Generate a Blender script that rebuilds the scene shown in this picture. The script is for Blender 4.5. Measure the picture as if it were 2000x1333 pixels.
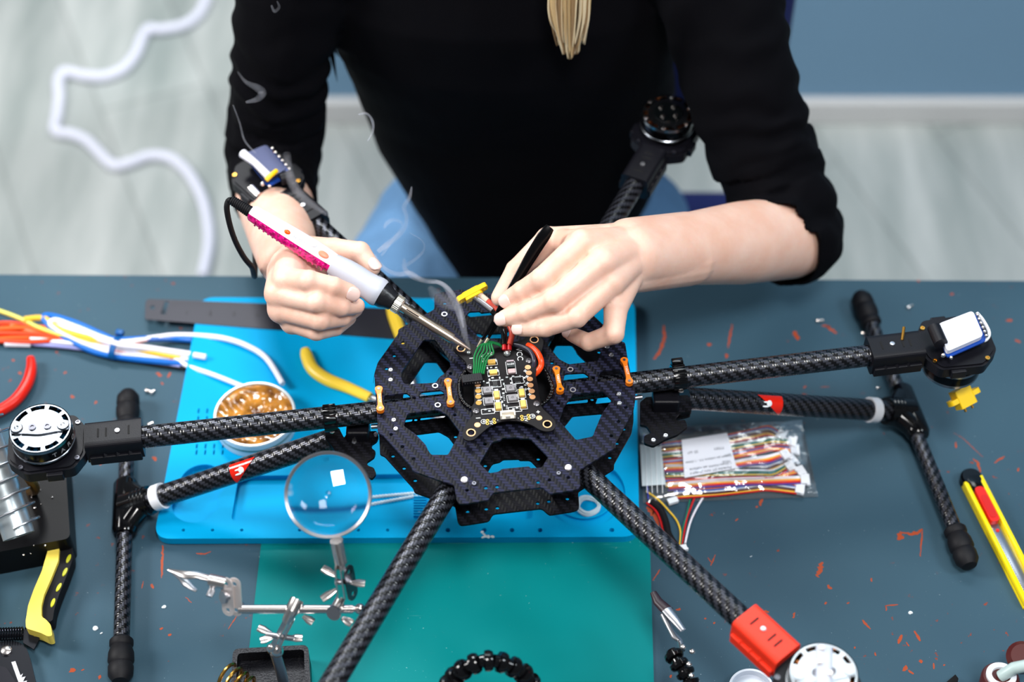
import bpy, bmesh, math, random
from mathutils import Vector, Matrix, noise, geometry
random.seed(7)
for o in list(bpy.data.objects): bpy.data.objects.remove(o)
SC = bpy.context.scene
COL = SC.collection
T = 0.75                       # height of the table top
HC = 1.3745                    # camera height above the table top
TH = math.radians(50.2)        # downward pitch
FPX = 3447.0
# ---------------------------------------------------------------- camera
cd = bpy.data.cameras.new('camera'); cam = bpy.data.objects.new('camera', cd); COL.objects.link(cam)
cam.location = (0, 0, T + HC)
cam.rotation_euler = (math.pi/2 - TH, 0, 0)
cd.sensor_width = 36; cd.lens = FPX/2000*36
cd.clip_start = 0.05
cd.dof.use_dof = True; cd.dof.focus_distance = 1.53; cd.dof.aperture_fstop = 2.8
SC.camera = cam
# ---------------------------------------------------------------- world, lights, exposure
w = bpy.data.worlds.new('world'); SC.world = w; w.use_nodes = True
w.node_tree.nodes['Background'].inputs[0].default_value = (0.80, 0.90, 1.0, 1)
w.node_tree.nodes['Background'].inputs[1].default_value = 0.12
def area(name, loc, target, size, power, color=(1, 1, 1), sy=None):
    l = bpy.data.lights.new(name, 'AREA'); l.energy = power; l.color = color
    l.shape = 'RECTANGLE'; l.size = size; l.size_y = sy or size
    o = bpy.data.objects.new(name, l); COL.objects.link(o)
    o.location = loc
    o.rotation_euler = (Vector(target) - Vector(loc)).to_track_quat('-Z', 'Y').to_euler()
    return o
area('window_light', (-2.2, 1.15, 2.45), (0, 1.0, T), 0.7, 52, (1.0, 0.98, 0.96), 0.8)
area('ceiling_light', (0.80, 2.85, 3.1), (0.05, 1.0, T), 0.5, 40, (0.97, 0.99, 1.0), 0.5)
area('ceiling_light', (-0.75, 2.75, 3.1), (0.05, 1.0, T), 0.5, 34, (0.97, 0.99, 1.0), 0.5)
area('side_ceiling_light', (1.7, 0.5, 2.8), (0.1, 1.0, T), 0.5, 18, (0.86, 0.94, 1.0), 0.6)
area('front_ceiling_light', (0.25, 0.0, 3.3), (0, 1.0, T), 0.5, 40, (1.0, 0.98, 0.96), 0.6)
area('back_ceiling_light', (0.2, 2.2, 3.0), (0.4, 3.6, 0.4), 1.4, 26, (0.95, 1.0, 1.0), 1.0)
SC.view_settings.view_transform = 'Standard'
SC.view_settings.look = 'None'
SC.view_settings.gamma = 1
SC.view_settings.exposure = 0.34
# ---------------------------------------------------------------- helpers
S_, C_ = math.sin(TH), math.cos(TH)
def P(px, py, h=0.0):
    """point of the scene seen at photo position (px,py) that is h above the table top"""
    x = px - 1000; y = py - 666.5
    dx = x/FPX; dy = C_ - (y/FPX)*S_; dz = -S_ - (y/FPX)*C_
    t = (h - HC)/dz
    return Vector((dx*t, dy*t, T + h))
def PP(lst, h=None):
    return [P(q[0], q[1], q[2] if len(q) > 2 else h) for q in lst]
def L(c):                       # sRGB 0-255 to linear
    r = []
    for v in c:
        v /= 255.0
        r.append(v/12.92 if v <= 0.04045 else ((v + 0.055)/1.055)**2.4)
    return tuple(r)
MATS = {}
def mat(name, col, rough=0.5, metal=0.0, spec=0.5, trans=0.0, ior=1.45, bump=0.0, bscale=200, var=0.0, vscale=30, coat=0.0, alpha=1.0, sss=0.0):
    if name in MATS: return MATS[name]
    m = bpy.data.materials.new(name); m.use_nodes = True; nt = m.node_tree
    b = nt.nodes['Principled BSDF']; c = L(col)
    b.inputs['Base Color'].default_value = (*c, 1); b.inputs['Roughness'].default_value = rough
    b.inputs['Metallic'].default_value = metal; b.inputs['Specular IOR Level'].default_value = spec
    b.inputs['Transmission Weight'].default_value = trans; b.inputs['IOR'].default_value = ior
    b.inputs['Coat Weight'].default_value = coat; b.inputs['Alpha'].default_value = alpha
    if sss: b.inputs['Subsurface Weight'].default_value = sss; b.inputs['Subsurface Radius'].default_value = (0.012, 0.004, 0.002); b.inputs['Subsurface Scale'].default_value = 0.5
    tc = nt.nodes.new('ShaderNodeTexCoord')
    n = nt.nodes.new('ShaderNodeTexNoise'); n.inputs['Scale'].default_value = vscale; n.inputs['Detail'].default_value = 4
    nt.links.new(tc.outputs['Object'], n.inputs['Vector'])
    if var:
        mx = nt.nodes.new('ShaderNodeMix'); mx.data_type = 'RGBA'
        mx.inputs[6].default_value = (*[v*(1-var) for v in c], 1); mx.inputs[7].default_value = (*[min(1, v*(1+var)) for v in c], 1)
        nt.links.new(n.outputs['Fac'], mx.inputs[0]); nt.links.new(mx.outputs[2], b.inputs['Base Color'])
    if bump:
        n2 = nt.nodes.new('ShaderNodeTexNoise'); n2.inputs['Scale'].default_value = bscale; n2.inputs['Detail'].default_value = 3
        nt.links.new(tc.outputs['Object'], n2.inputs['Vector'])
        bp = nt.nodes.new('ShaderNodeBump'); bp.inputs['Strength'].default_value = bump; bp.inputs['Distance'].default_value = 0.001
        nt.links.new(n2.outputs['Fac'], bp.inputs['Height']); nt.links.new(bp.outputs[0], b.inputs['Normal'])
    MATS[name] = m
    return m
class N:                        # tiny node-graph helper
    def __init__(s, name):
        s.m = bpy.data.materials.new(name); s.m.use_nodes = True; s.t = s.m.node_tree
        s.b = s.t.nodes['Principled BSDF']; s.out = s.t.nodes['Material Output']; MATS[name] = s.m
    def n(s, typ, **k):
        x = s.t.nodes.new(typ)
        for a, v in k.items(): setattr(x, a, v)
        return x
    def l(s, a, b): s.t.links.new(a, b)
    def math(s, op, a, b=None, c=None):
        x = s.n('ShaderNodeMath', operation=op)
        for i, v in enumerate((a, b, c)):
            if v is None: continue
            if isinstance(v, (int, float)): x.inputs[i].default_value = v
            else: s.l(v, x.inputs[i])
        return x.outputs[0]
    def mix(s, f, a, b):
        x = s.n('ShaderNodeMix', data_type='RGBA')
        for i, v in ((0, f), (6, a), (7, b)):
            if isinstance(v, (int, float)): x.inputs[i].default_value = v
            elif isinstance(v, tuple): x.inputs[i].default_value = (*v[:3], 1)
            else: s.l(v, x.inputs[i])
        return x.outputs[2]
    def noise(s, vec, scale, detail=3, rough=0.5):
        x = s.n('ShaderNodeTexNoise'); x.inputs['Scale'].default_value = scale; x.inputs['Detail'].default_value = detail
        x.inputs['Roughness'].default_value = rough
        if vec is not None: s.l(vec, x.inputs['Vector'])
        return x.outputs['Fac']
    def ramp(s, f, a, b):
        x = s.n('ShaderNodeMapRange'); s.l(f, x.inputs[0]); x.inputs[1].default_value = a; x.inputs[2].default_value = b
        return x.outputs[0]
def carbon(name, coord, cell, dark, light, rough=0.35, rot=0.0, spec=0.5, lr=0.12, metal=0.0):
    g = N(name); tc = g.n('ShaderNodeTexCoord')
    mp = g.n('ShaderNodeMapping'); g.l(tc.outputs[coord], mp.inputs[0])
    mp.inputs['Rotation'].default_value = (0, 0, rot); mp.inputs['Scale'].default_value = (1/cell, 1/cell, 1/cell)
    sp = g.n('ShaderNodeSeparateXYZ'); g.l(mp.outputs[0], sp.inputs[0])
    fx = g.math('FLOOR', sp.outputs[0]); fy = g.math('FLOOR', sp.outputs[1])
    s = g.math('FLOORED_MODULO', g.math('ADD', fx, fy), 4.0)
    warp = g.math('LESS_THAN', s, 2.0)
    nz = g.noise(tc.outputs['Object'], 900, 2)
    fy_ = g.math('FRACT', sp.outputs[1]); row = g.math('POWER', g.math('SINE', g.math('MULTIPLY', fy_, math.pi)), 0.7)
    f = g.math('MULTIPLY', g.math('MULTIPLY', warp, row), g.math('ADD', 0.45, g.math('MULTIPLY', nz, 0.9)))
    if metal: g.l(g.math('MULTIPLY', f, metal), g.b.inputs['Metallic'])
    g.l(g.mix(f, L(dark), L(light)), g.b.inputs['Base Color'])
    g.l(g.math('ADD', rough, g.math('MULTIPLY', warp, lr)), g.b.inputs['Roughness'])
    g.b.inputs['Specular IOR Level'].default_value = spec
    # each yarn bulges: bump from the distance inside a cell
    fr = g.math('FRACT', sp.outputs[0]); fr2 = g.math('FRACT', sp.outputs[1])
    bx = g.math('SINE', g.math('MULTIPLY', fr, math.pi)); by = g.math('SINE', g.math('MULTIPLY', fr2, math.pi))
    hgt = g.math('ADD', g.math('MULTIPLY', warp, by), g.math('MULTIPLY', g.math('SUBTRACT', 1.0, warp), bx))
    bp = g.n('ShaderNodeBump'); bp.inputs['Strength'].default_value = 0.25; bp.inputs['Distance'].default_value = 0.0006
    g.l(hgt, bp.inputs['Height']); g.l(bp.outputs[0], g.b.inputs['Normal'])
    return g.m
def tag(o, label=None, cat=None, group=None, kind=None):
    if label: o['label'] = label
    if cat: o['category'] = cat
    if group: o['group'] = group
    if kind: o['kind'] = kind
    return o
def empty(name, loc, label=None, cat=None, group=None):
    o = bpy.data.objects.new(name, None); COL.objects.link(o); o.location = loc; o.empty_display_size = 0.02
    return tag(o, label, cat, group)
def reparent(o, parent):        # every object keeps its own basis as world position
    o.parent = parent
    if parent is not None: o.matrix_parent_inverse = parent.matrix_basis.inverted()
def obj(name, bm, m, parent=None, smooth=True, label=None, cat=None, group=None, kind=None, sharp=35):
    if isinstance(bm, bpy.types.Mesh): me = bm
    else:
        bmesh.ops.recalc_face_normals(bm, faces=bm.faces)
        me = bpy.data.meshes.new(name); bm.to_mesh(me); bm.free()
    for mm in (m if isinstance(m, (list, tuple)) else [m]): me.materials.append(mm)
    if smooth:
        for p in me.polygons: p.use_smooth = True
        try: me.set_sharp_from_angle(angle=math.radians(sharp))
        except Exception: pass
    o = bpy.data.objects.new(name, me); COL.objects.link(o)
    if parent is not None: reparent(o, parent)
    return tag(o, label, cat, group, kind)
def frame(axis, up=Vector((0, 0, 1))):
    z = Vector(axis).normalized(); up = Vector(up)
    if abs(z.dot(up)) > 0.98*up.length: up = Vector((0, 1, 0)) if abs(z.y) < 0.9 else Vector((1, 0, 0))
    x = up.cross(z).normalized(); y = z.cross(x)
    return Matrix((x, y, z)).transposed()          # columns x,y,z
def xf(loc, R=None):
    M = (R or Matrix.Identity(3)).to_4x4(); M.translation = Vector(loc); return M
def rotz(a): return Matrix.Rotation(a, 3, 'Z')
def add_box(bm, size, M=Matrix.Identity(4), bevel=0.0, seg=2):
    r = bmesh.ops.create_cube(bm, size=1.0); vs = r['verts']
    bmesh.ops.scale(bm, vec=Vector(size), verts=vs)
    if bevel:
        es = list({e for v in vs for e in v.link_edges})
        rr = bmesh.ops.bevel(bm, geom=es, offset=bevel, segments=seg, affect='EDGES', profile=0.5)
        vs = list({v for v in rr['verts']} | {v for v in vs if v.is_valid})
    bmesh.ops.transform(bm, matrix=M, verts=[v for v in vs if v.is_valid])
def box(size, M, bevel=0.0, seg=2):
    bm = bmesh.new(); add_box(bm, size, M, bevel, seg); return bm
def add_lathe(bm, prof, M, seg=32, cap=True, closed=False):
    """prof: list of (r, z) in the frame M"""
    rings = []
    for r, z in prof:
        if r < 1e-6: rings.append([bm.verts.new(M @ Vector((0, 0, z)))])
        else: rings.append([bm.verts.new(M @ Vector((r*math.cos(2*math.pi*i/seg), r*math.sin(2*math.pi*i/seg), z))) for i in range(seg)])
    pairs = list(zip(rings, rings[1:]))
    if closed: pairs.append((rings[-1], rings[0]))
    for a, b in pairs:
        for i in range(seg):
            j = (i+1) % seg
            if len(a) == 1 and len(b) == 1: continue
            if len(a) == 1: bm.faces.new((a[0], b[j], b[i]))
            elif len(b) == 1: bm.faces.new((a[i], a[j], b[0]))
            else: bm.faces.new((a[i], a[j], b[j], b[i]))
    if cap and not closed:
        for rg in (rings[0], rings[-1]):
            if len(rg) > 1: bm.faces.new(rg)
def lathe(prof, M, seg=32, cap=True, closed=False):
    bm = bmesh.new(); add_lathe(bm, prof, M, seg, cap, closed); return bm
def smooth_path(pts, n=6):
    if len(pts) < 3: return [Vector(p) for p in pts]
    pts = [Vector(p) for p in pts]; out = []
    for i in range(len(pts)-1):
        p0 = pts[max(i-1, 0)]; p1 = pts[i]; p2 = pts[i+1]; p3 = pts[min(i+2, len(pts)-1)]
        for k in range(n):
            t = k/n
            out.append(0.5*((2*p1) + (p2-p0)*t + (2*p0-5*p1+4*p2-p3)*t*t + (3*p1-p0-3*p2+p3)*t**3))
    out.append(pts[-1]); return out
def add_sweep(bm, pts, r, seg=12, flat=(1, 1), up=Vector((0, 0, 1)), cap=True, uv=True, off=(0, 0)):
    """tube along pts; r number or list; flat = scale of the section along (side, up)"""
    n = len(pts); pts = [Vector(p) for p in pts]
    rr = r if isinstance(r, (list, tuple)) else [r]*n
    if len(rr) != n:
        rr = [rr[min(int(i*(len(rr)-1)/(n-1)), len(rr)-2)]*(1-((i*(len(rr)-1)/(n-1)) % 1 if i < n-1 else 1)) + rr[min(int(i*(len(rr)-1)/(n-1)), len(rr)-2)+1]*((i*(len(rr)-1)/(n-1)) % 1 if i < n-1 else 1) for i in range(n)]
    uvl = bm.loops.layers.uv.verify() if uv else None
    rings = []; side = None; dist = 0; ds = []
    for i, p in enumerate(pts):
        t = (pts[min(i+1, n-1)] - pts[max(i-1, 0)]).normalized()
        if side is None:
            u = Vector(up)
            if abs(t.dot(u)) > 0.95: u = Vector((0, 1, 0)) if abs(t.y) < 0.9 else Vector((1, 0, 0))
            side = t.cross(u).normalized()
        else:
            side = (side - t*side.dot(t)).normalized()
        upv = side.cross(t)
        if i: dist += (pts[i]-pts[i-1]).length
        ds.append(dist)
        rings.append([bm.verts.new(p + side*(rr[i]*flat[0]*math.cos(2*math.pi*k/seg)+off[0]) + upv*(rr[i]*flat[1]*math.sin(2*math.pi*k/seg)+off[1])) for k in range(seg)])
    circ = 2*math.pi*max(rr)
    for i in range(n-1):
        for k in range(seg):
            j = (k+1) % seg
            f = bm.faces.new((rings[i][k], rings[i][j], rings[i+1][j], rings[i+1][k]))
            if uvl:
                for lp, (a, b) in zip(f.loops, ((i, k), (i, k+1), (i+1, k+1), (i+1, k))): lp[uvl].uv = (ds[a], circ*b/seg)
    if cap:
        bm.faces.new(rings[0]); bm.faces.new(rings[-1])
def sweep(pts, r, seg=12, **k):
    bm = bmesh.new(); add_sweep(bm, pts, r, seg, **k); return bm
def tube_between(a, b, r, seg=16, **k): return sweep([a, b], r, seg, **k)
def round_poly(pts, rad, seg=5):
    out = []; n = len(pts)
    for i in range(n):
        p = Vector(pts[i]).to_2d(); a = Vector(pts[i-1]).to_2d()-p; b = Vector(pts[(i+1) % n]).to_2d()-p
        d = min(rad, a.length*0.45, b.length*0.45)
        if d < 1e-5: out.append(p); continue
        A = p + a.normalized()*d; B = p + b.normalized()*d
        for k in range(seg+1):
            t = k/seg; out.append(A*(1-t)**2 + p*2*t*(1-t) + B*t*t)
    return out
def add_plate(bm, outer, holes, z0, z1, M=Matrix.Identity(4)):
    """extruded outline with holes, triangulated by tessellation"""
    polys = [outer] + list(holes)
    def area2(p): return sum(p[i][0]*p[(i+1) % len(p)][1]-p[(i+1) % len(p)][0]*p[i][1] for i in range(len(p)))
    pl = []
    for i, p in enumerate(polys):
        p = [Vector((q[0], q[1], 0)) for q in p]
        if (area2(p) > 0) != (i == 0): p.reverse()
        pl.append(p)
    tris = geometry.tessellate_polygon(pl)
    flat = [q for p in pl for q in p]
    top = [bm.verts.new(M @ Vector((q.x, q.y, z1))) for q in flat]; bot = [bm.verts.new(M @ Vector((q.x, q.y, z0))) for q in flat]
    for t in tris:
        try: bm.faces.new([top[i] for i in t]); bm.faces.new([bot[i] for i in reversed(t)])
        except ValueError: pass
    k = 0
    for p in pl:
        n = len(p)
        for i in range(n):
            a, b = k+i, k+(i+1) % n
            bm.faces.new((bot[a], bot[b], top[b], top[a]))
        k += n
def plate(outer, holes, z0, z1, M=Matrix.Identity(4)):
    bm = bmesh.new(); add_plate(bm, outer, holes, z0, z1, M); return bm
def circ(x, y, r, n=16): return [Vector((x+r*math.cos(2*math.pi*i/n), y+r*math.sin(2*math.pi*i/n))) for i in range(n)]
def rect(w, h, rad=0, seg=5):
    p = [(-w/2, -h/2), (w/2, -h/2), (w/2, h/2), (-w/2, h/2)]
    return round_poly(p, rad, seg) if rad else [Vector(q) for q in p]
def text_bm(s, size, M, ext=0.0001, align='CENTER', spacing=1.0):
    cu = bpy.data.curves.new('txt', 'FONT'); cu.body = s; cu.size = size; cu.extrude = ext
    cu.align_x = align; cu.align_y = 'CENTER'; cu.space_character = spacing; cu.resolution_u = 2
    o = bpy.data.objects.new('txt', cu); COL.objects.link(o)
    bpy.context.view_layer.update()
    dg = bpy.context.evaluated_depsgraph_get()
    me = bpy.data.meshes.new_from_object(o.evaluated_get(dg)); me.transform(M)
    bpy.data.objects.remove(o); bpy.data.curves.remove(cu)
    return me
def add_mesh(bm, me):
    bm.from_mesh(me); bpy.data.meshes.remove(me)
def remeshed(bm, voxel, smooth=0, fac=0.5):
    bmesh.ops.recalc_face_normals(bm, faces=bm.faces)
    me = bpy.data.meshes.new('tmp'); bm.to_mesh(me); bm.free()
    o = bpy.data.objects.new('tmp', me); COL.objects.link(o)
    m = o.modifiers.new('r', 'REMESH'); m.mode = 'VOXEL'; m.voxel_size = voxel
    if smooth:
        s = o.modifiers.new('s', 'SMOOTH'); s.iterations = smooth; s.factor = fac
    bpy.context.view_layer.update()
    dg = bpy.context.evaluated_depsgraph_get()
    r = bpy.data.meshes.new_from_object(o.evaluated_get(dg))
    bpy.data.objects.remove(o); bpy.data.meshes.remove(me)
    return r
def add_cone(bm, a, ra, b, rb, seg=20, flat=1.0, fdir=Vector((0, 0, 1))):
    """capsule whose radius goes from ra to rb; flat squashes it along fdir"""
    a = Vector(a); b = Vector(b); d = b-a; ln = d.length
    R = frame(d if ln > 1e-6 else Vector((0, 0, 1)), fdir)
    prof = [(0, -ra)]
    for k in range(1, 6): t = math.pi/2*k/6; prof.append((ra*math.sin(t), -ra*math.cos(t)))
    prof.append((ra, 0)); prof.append((rb, ln))
    for k in range(5, 0, -1): t = math.pi/2*k/6; prof.append((rb*math.sin(t), ln+rb*math.cos(t)))
    prof.append((0, ln+rb))
    M = xf(a, R) @ Matrix.Diagonal((1, flat, 1, 1))
    add_lathe(bm, prof, M, seg)
def add_ball(bm, c, rx, ry=None, rz=None, R=None, seg=20):
    ry = ry or rx; rz = rz or rx
    prof = [(0, -1)] + [(math.sin(math.pi*k/12), -math.cos(math.pi*k/12)) for k in range(1, 12)] + [(0, 1)]
    add_lathe(bm, prof, xf(c, R) @ Matrix.Diagonal((rx, ry, rz, 1)), seg)
def helix(a, b, r, turns, n=14, phase=0, lead=0):
    a = Vector(a); b = Vector(b); R = frame(b-a); out = []
    N_ = int(turns*n)
    for i in range(N_+1):
        t = i/N_; ang = 2*math.pi*turns*t + phase
        out.append(a + (b-a)*t + R @ Vector((r*math.cos(ang), r*math.sin(ang), 0)))
    return out
# ---------------------------------------------------------------- shared materials
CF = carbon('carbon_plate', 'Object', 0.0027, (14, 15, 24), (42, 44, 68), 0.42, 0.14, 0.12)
CFB = carbon('carbon_plate_shaded', 'Object', 0.0027, (6, 6, 10), (17, 17, 26), 0.5, 0.14, 0.15)  # same carbon weave, darkened: shade below the top plate put into its colour
CFT = carbon('carbon_tube', 'UV', 0.0024, (6, 6, 9), (74, 76, 86), 0.24, 0.0, 0.5, 0.04, 0.65)
BLACKP = mat('black_plastic', (13, 13, 20), 0.45, spec=.3, bump=0.1, bscale=900)
BLACKG = mat('glossy_black_plastic', (8, 8, 10), 0.12)
RUBBER = mat('black_rubber', (12, 12, 17), 0.6, spec=.3)
CHROME = mat('chrome', (232, 224, 220), 0.24, 1.0)
STEEL = mat('brushed_steel', (190, 190, 195), 0.32, 1.0)
DSTEEL = mat('dark_screw_steel', (110, 110, 118), 0.3, 1.0)
SILVER = mat('silver_motor_metal', (150, 156, 164), 0.24, 1.0)
GOLD = mat('gold_plating', (225, 170, 80), 0.25, 1.0)
COPPER = mat('copper', (200, 120, 70), 0.3, 1.0)
WHITEP = mat('white_plastic', (232, 234, 240), 0.4)
ORANGE = mat('orange_anodised_metal', (245, 125, 5), 0.3, 0.15, coat=0.3)
REDP = mat('red_plastic', (225, 25, 12), 0.35)
YELP = mat('yellow_plastic', (252, 205, 10), 0.4)
INK = mat('white_print', (235, 238, 240), 0.5)
# ================================================================ the setting
g = N('laminate_floor'); tc = g.n('ShaderNodeTexCoord')
mp = g.n('ShaderNodeMapping'); g.l(tc.outputs['Object'], mp.inputs[0]); mp.inputs['Scale'].default_value = (7, 0.9, 1); mp.inputs['Rotation'].default_value = (0, 0, math.radians(-22))
n1 = g.noise(mp.outputs[0], 1.1, 5, 0.6)
c1 = g.mix(g.ramp(n1, 0.36, 0.66), L((140, 150, 148)), L((198, 202, 200)))
br = g.n('ShaderNodeTexBrick'); mp2 = g.n('ShaderNodeMapping'); g.l(tc.outputs['Object'], mp2.inputs[0]); mp2.inputs['Rotation'].default_value = (0, 0, math.radians(68))
g.l(mp2.outputs[0], br.inputs['Vector']); br.inputs['Scale'].default_value = 1.0; br.inputs['Brick Width'].default_value = 1.2; br.inputs['Row Height'].default_value = 0.19; br.inputs['Mortar Size'].default_value = 0.003
br.inputs['Color1'].default_value = (0.9, 0.9, 0.9, 1); br.inputs['Color2'].default_value = (1, 1, 1, 1); br.inputs['Mortar'].default_value = (0.7, 0.7, 0.7, 1)
mu = g.n('ShaderNodeMix', data_type='RGBA', blend_type='MULTIPLY'); mu.inputs[0].default_value = 1; g.l(c1, mu.inputs[6]); g.l(br.outputs['Color'], mu.inputs[7])
g.l(mu.outputs[2], g.b.inputs['Base Color']); g.b.inputs['Roughness'].default_value = 0.45
obj('floor', box((8, 8, 0.1), xf((0, 2.0, -0.05))), g.m, smooth=False, kind='structure')
WALL = mat('blue_grey_wall_paint', (112, 148, 176), 0.8, var=0.05, vscale=3)
yw = P(1700, 236, -T).y
obj('wall_back', box((4.2, 0.12, 2.8), xf((1.69, yw+0.07, 1.4))), WALL, smooth=False, kind='structure')
bm = bmesh.new(); add_box(bm, (4.2, 0.02, 0.05), xf((1.69, yw, 0.025)), 0.004)
obj('baseboard_back', bm, mat('baseboard_white', (205, 205, 205), 0.5), smooth=False, kind='structure')
# ================================================================ work table
g = N('scratched_table_top'); tc = g.n('ShaderNodeTexCoord'); v = tc.outputs['Object']
base = g.mix(g.ramp(g.noise(v, 3.0, 3), 0.3, 0.7), L((46, 72, 88)), L((57, 85, 100)))
spk = g.ramp(g.noise(v, 420, 2), 0.74, 0.78)
base = g.mix(g.math('MULTIPLY', spk, 0.5), base, L((190, 205, 210)))
fl = g.ramp(g.noise(v, 95, 5, 0.65), 0.665, 0.68); big = g.ramp(g.noise(v, 8, 2), 0.46, 0.56)
base = g.mix(g.math('MULTIPLY', g.math('MULTIPLY', fl, big), 0.85), base, L((136, 54, 22)))
mps = g.n('ShaderNodeMapping'); g.l(v, mps.inputs[0]); mps.inputs['Rotation'].default_value = (0, 0, 0.6); mps.inputs['Scale'].default_value = (3, 160, 1)
sc_ = g.ramp(g.noise(mps.outputs[0], 3.0, 2), 0.76, 0.79)
base = g.mix(g.math('MULTIPLY', sc_, 0.12), base, L((200, 210, 215)))
g.l(base, g.b.inputs['Base Color']); g.b.inputs['Roughness'].default_value = 0.55; g.b.inputs['Specular IOR Level'].default_value = 0.18
bp = g.n('ShaderNodeBump'); bp.inputs['Strength'].default_value = 0.15; bp.inputs['Distance'].default_value = 0.0005; g.l(g.noise(v, 500, 2), bp.inputs['Height']); g.l(bp.outputs[0], g.b.inputs['Normal'])
TABLE = g.m
tb = empty('work_table', (0, 0.84, 0), 'large grey-green work table with chipped and scratched top', 'table')
rt = -0.0085
c0 = P(1000, 541.5, 0)
R = rotz(rt)
o = obj('table_top', box((2.3, 0.80, 0.03), xf(Vector((0, c0.y, T-0.015)) + R @ Vector((0, -0.40, 0)), R), 0.002), TABLE, tb, smooth=False)
for sx in (-1, 1):
    for yy in (0.50, 1.18):
        obj('leg', box((0.05, 0.05, T-0.03), xf((sx*1.08, yy, (T-0.03)/2))), mat('grey_table_leg', (70, 74, 80), 0.5), tb, smooth=False)
# rusty-orange chips in the paint of the top (traced one by one, a tenth of a millimetre thick)
CH = mat('orange_primer_showing', (160, 62, 20), 0.6)
bm = bmesh.new()
def chip(pts, wd):
    pts = [P(*q, 0.0) for q in pts]
    path = []
    for a, b in zip(pts, pts[1:]):
        n = max(2, int((b-a).length/0.0016))
        for i in range(n): path.append(a.lerp(b, i/n))
    path.append(pts[-1])
    Lf = []; Rt = []
    for i, p in enumerate(path):
        t = (path[min(i+1, len(path)-1)]-path[max(i-1, 0)]).normalized(); s = Vector((-t.y, t.x, 0))
        wv = wd*(0.35+0.65*math.sin(math.pi*(i+0.5)/len(path)))*(0.6+0.8*noise.noise(p*900)+0.4)
        j = noise.noise(p*400)*wd*0.5
        Lf.append(bm.verts.new(p+s*(wv*0.5+j)+Vector((0, 0, 0.00012)))); Rt.append(bm.verts.new(p-s*(wv*0.5-j)+Vector((0, 0, 0.00012))))
    for i in range(len(path)-1): bm.faces.new((Lf[i], Lf[i+1], Rt[i+1], Rt[i]))
for pts, wd in [([(318, 1066), (316, 1130)], .0022), ([(383, 1082), (400, 1083), (412, 1078)], .0014), ([(1604, 1098), (1597, 1128)], .0045), ([(1758, 1042), (1756, 1056)], .006),
    ([(1757, 1040), (1775, 1044), (1790, 1042), (1802, 1034)], .003), ([(1802, 1034), (1799, 1066), (1798, 1088)], .0015), ([(1611, 1178), (1614, 1180)], .004), ([(1618, 1143), (1622, 1152)], .003),
    ([(1655, 1178), (1657, 1180)], .003), ([(1701, 1130), (1703, 1137)], .002), ([(1728, 1184), (1754, 1182)], .0014), ([(1730, 1184), (1731, 1194)], .0014), ([(1684, 1212), (1700, 1230)], .0022),
    ([(1762, 1241), (1754, 1258)], .0025), ([(1786, 1233), (1798, 1253)], .0025), ([(1770, 1255), (1776, 1263)], .0015), ([(1552, 1197), (1549, 1208)], .002), ([(1480, 1194), (1480, 1226)], .0012),
    ([(1491, 1194), (1502, 1197)], .0022), ([(1320, 1192), (1329, 1190)], .0028), ([(1463, 1199), (1466, 1201)], .003), ([(1766, 1303), (1772, 1308)], .006), ([(1774, 1310), (1784, 1318)], .002),
    ([(1796, 1290), (1802, 1294)], .004), ([(1823, 1296), (1824, 1308)], .0018), ([(1843, 1299), (1845, 1301)], .002), ([(1411, 1150), (1413, 1152)], .0025), ([(1397, 1084), (1388, 1106)], .0012),
    ([(1383, 1090), (1390, 1100)], .001), ([(1289, 1113), (1275, 1135)], .0012), ([(1489, 975), (1483, 988)], .003), ([(1476, 990), (1480, 992)], .0025), ([(1436, 1018), (1442, 1014)], .0012),
    ([(1901, 896), (1909, 904), (1914, 920), (1916, 930)], .0022), ([(1862, 846), (1880, 856), (1920, 894)], .0007), ([(1866, 864), (1868, 876)], .002), ([(1942, 905), (1962, 892)], .0018),
    ([(1990, 915), (1988, 922)], .002), ([(1975, 1049), (1977, 1050)], .002), ([(1550, 648), (1560, 664)], .005), ([(1610, 634), (1634, 652)], .003), ([(1604, 636), (1622, 640)], .0015),
    ([(1296, 636), (1298, 660), (1288, 690), (1276, 702)], .0035), ([(1384, 671), (1386, 676)], .004), ([(1422, 680), (1430, 634)], .002), ([(1418, 692), (1420, 700)], .003), ([(1570, 756), (1572, 758)], .004),
    ([(1965, 627), (1977, 626)], .003), ([(1983, 664), (1992, 670)], .003), ([(1856, 576), (1862, 574)], .003), ([(1792, 550), (1795, 548)], .003), ([(1602, 757), (1620, 756)], .0008),
    ([(305, 729), (316, 735)], .003), ([(328, 738), (332, 728)], .003), ([(184, 788), (190, 786)], .003), ([(138, 774), (145, 777)], .003), ([(37, 727), (40, 732)], .003), ([(24, 703), (27, 706)], .003),
    ([(110, 687), (112, 690)], .002), ([(127, 727), (129, 729)], .003), ([(316, 747), (318, 752)], .002), ([(196, 906), (198, 908)], .003), ([(300, 1150), (295, 1142)], .002), ([(298, 893), (306, 900)], .003),
    ([(142, 1306), (141, 1314)], .005), ([(162, 1308), (163, 1310)], .003), ([(196, 1326), (192, 1322)], .004), ([(313, 1228), (315, 1231)], .003), ([(331, 1239), (332, 1243)], .003), ([(362, 1167), (374, 1178)], .001),
    ([(462, 1204), (446, 1230)], .001), ([(280, 1136), (277, 1150)], .001), ([(1308, 1321), (1312, 1322)], .003), ([(1264, 990), (1280, 1010), (1286, 1030)], .004), ([(1274, 1006), (1282, 990)], .0015),
    ([(1850, 1040), (1852, 1041)], .001), ([(1668, 1265), (1671, 1266)], .002), ([(1709, 1275), (1710, 1282)], .0012), ([(1376, 1208), (1379, 1210)], .002), ([(1393, 1217), (1396, 1219)], .002)]:
    chip(pts, wd)
for f in list(bm.faces):
    f.normal_update()
    if f.normal.z < 0: f.normal_flip()
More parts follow.
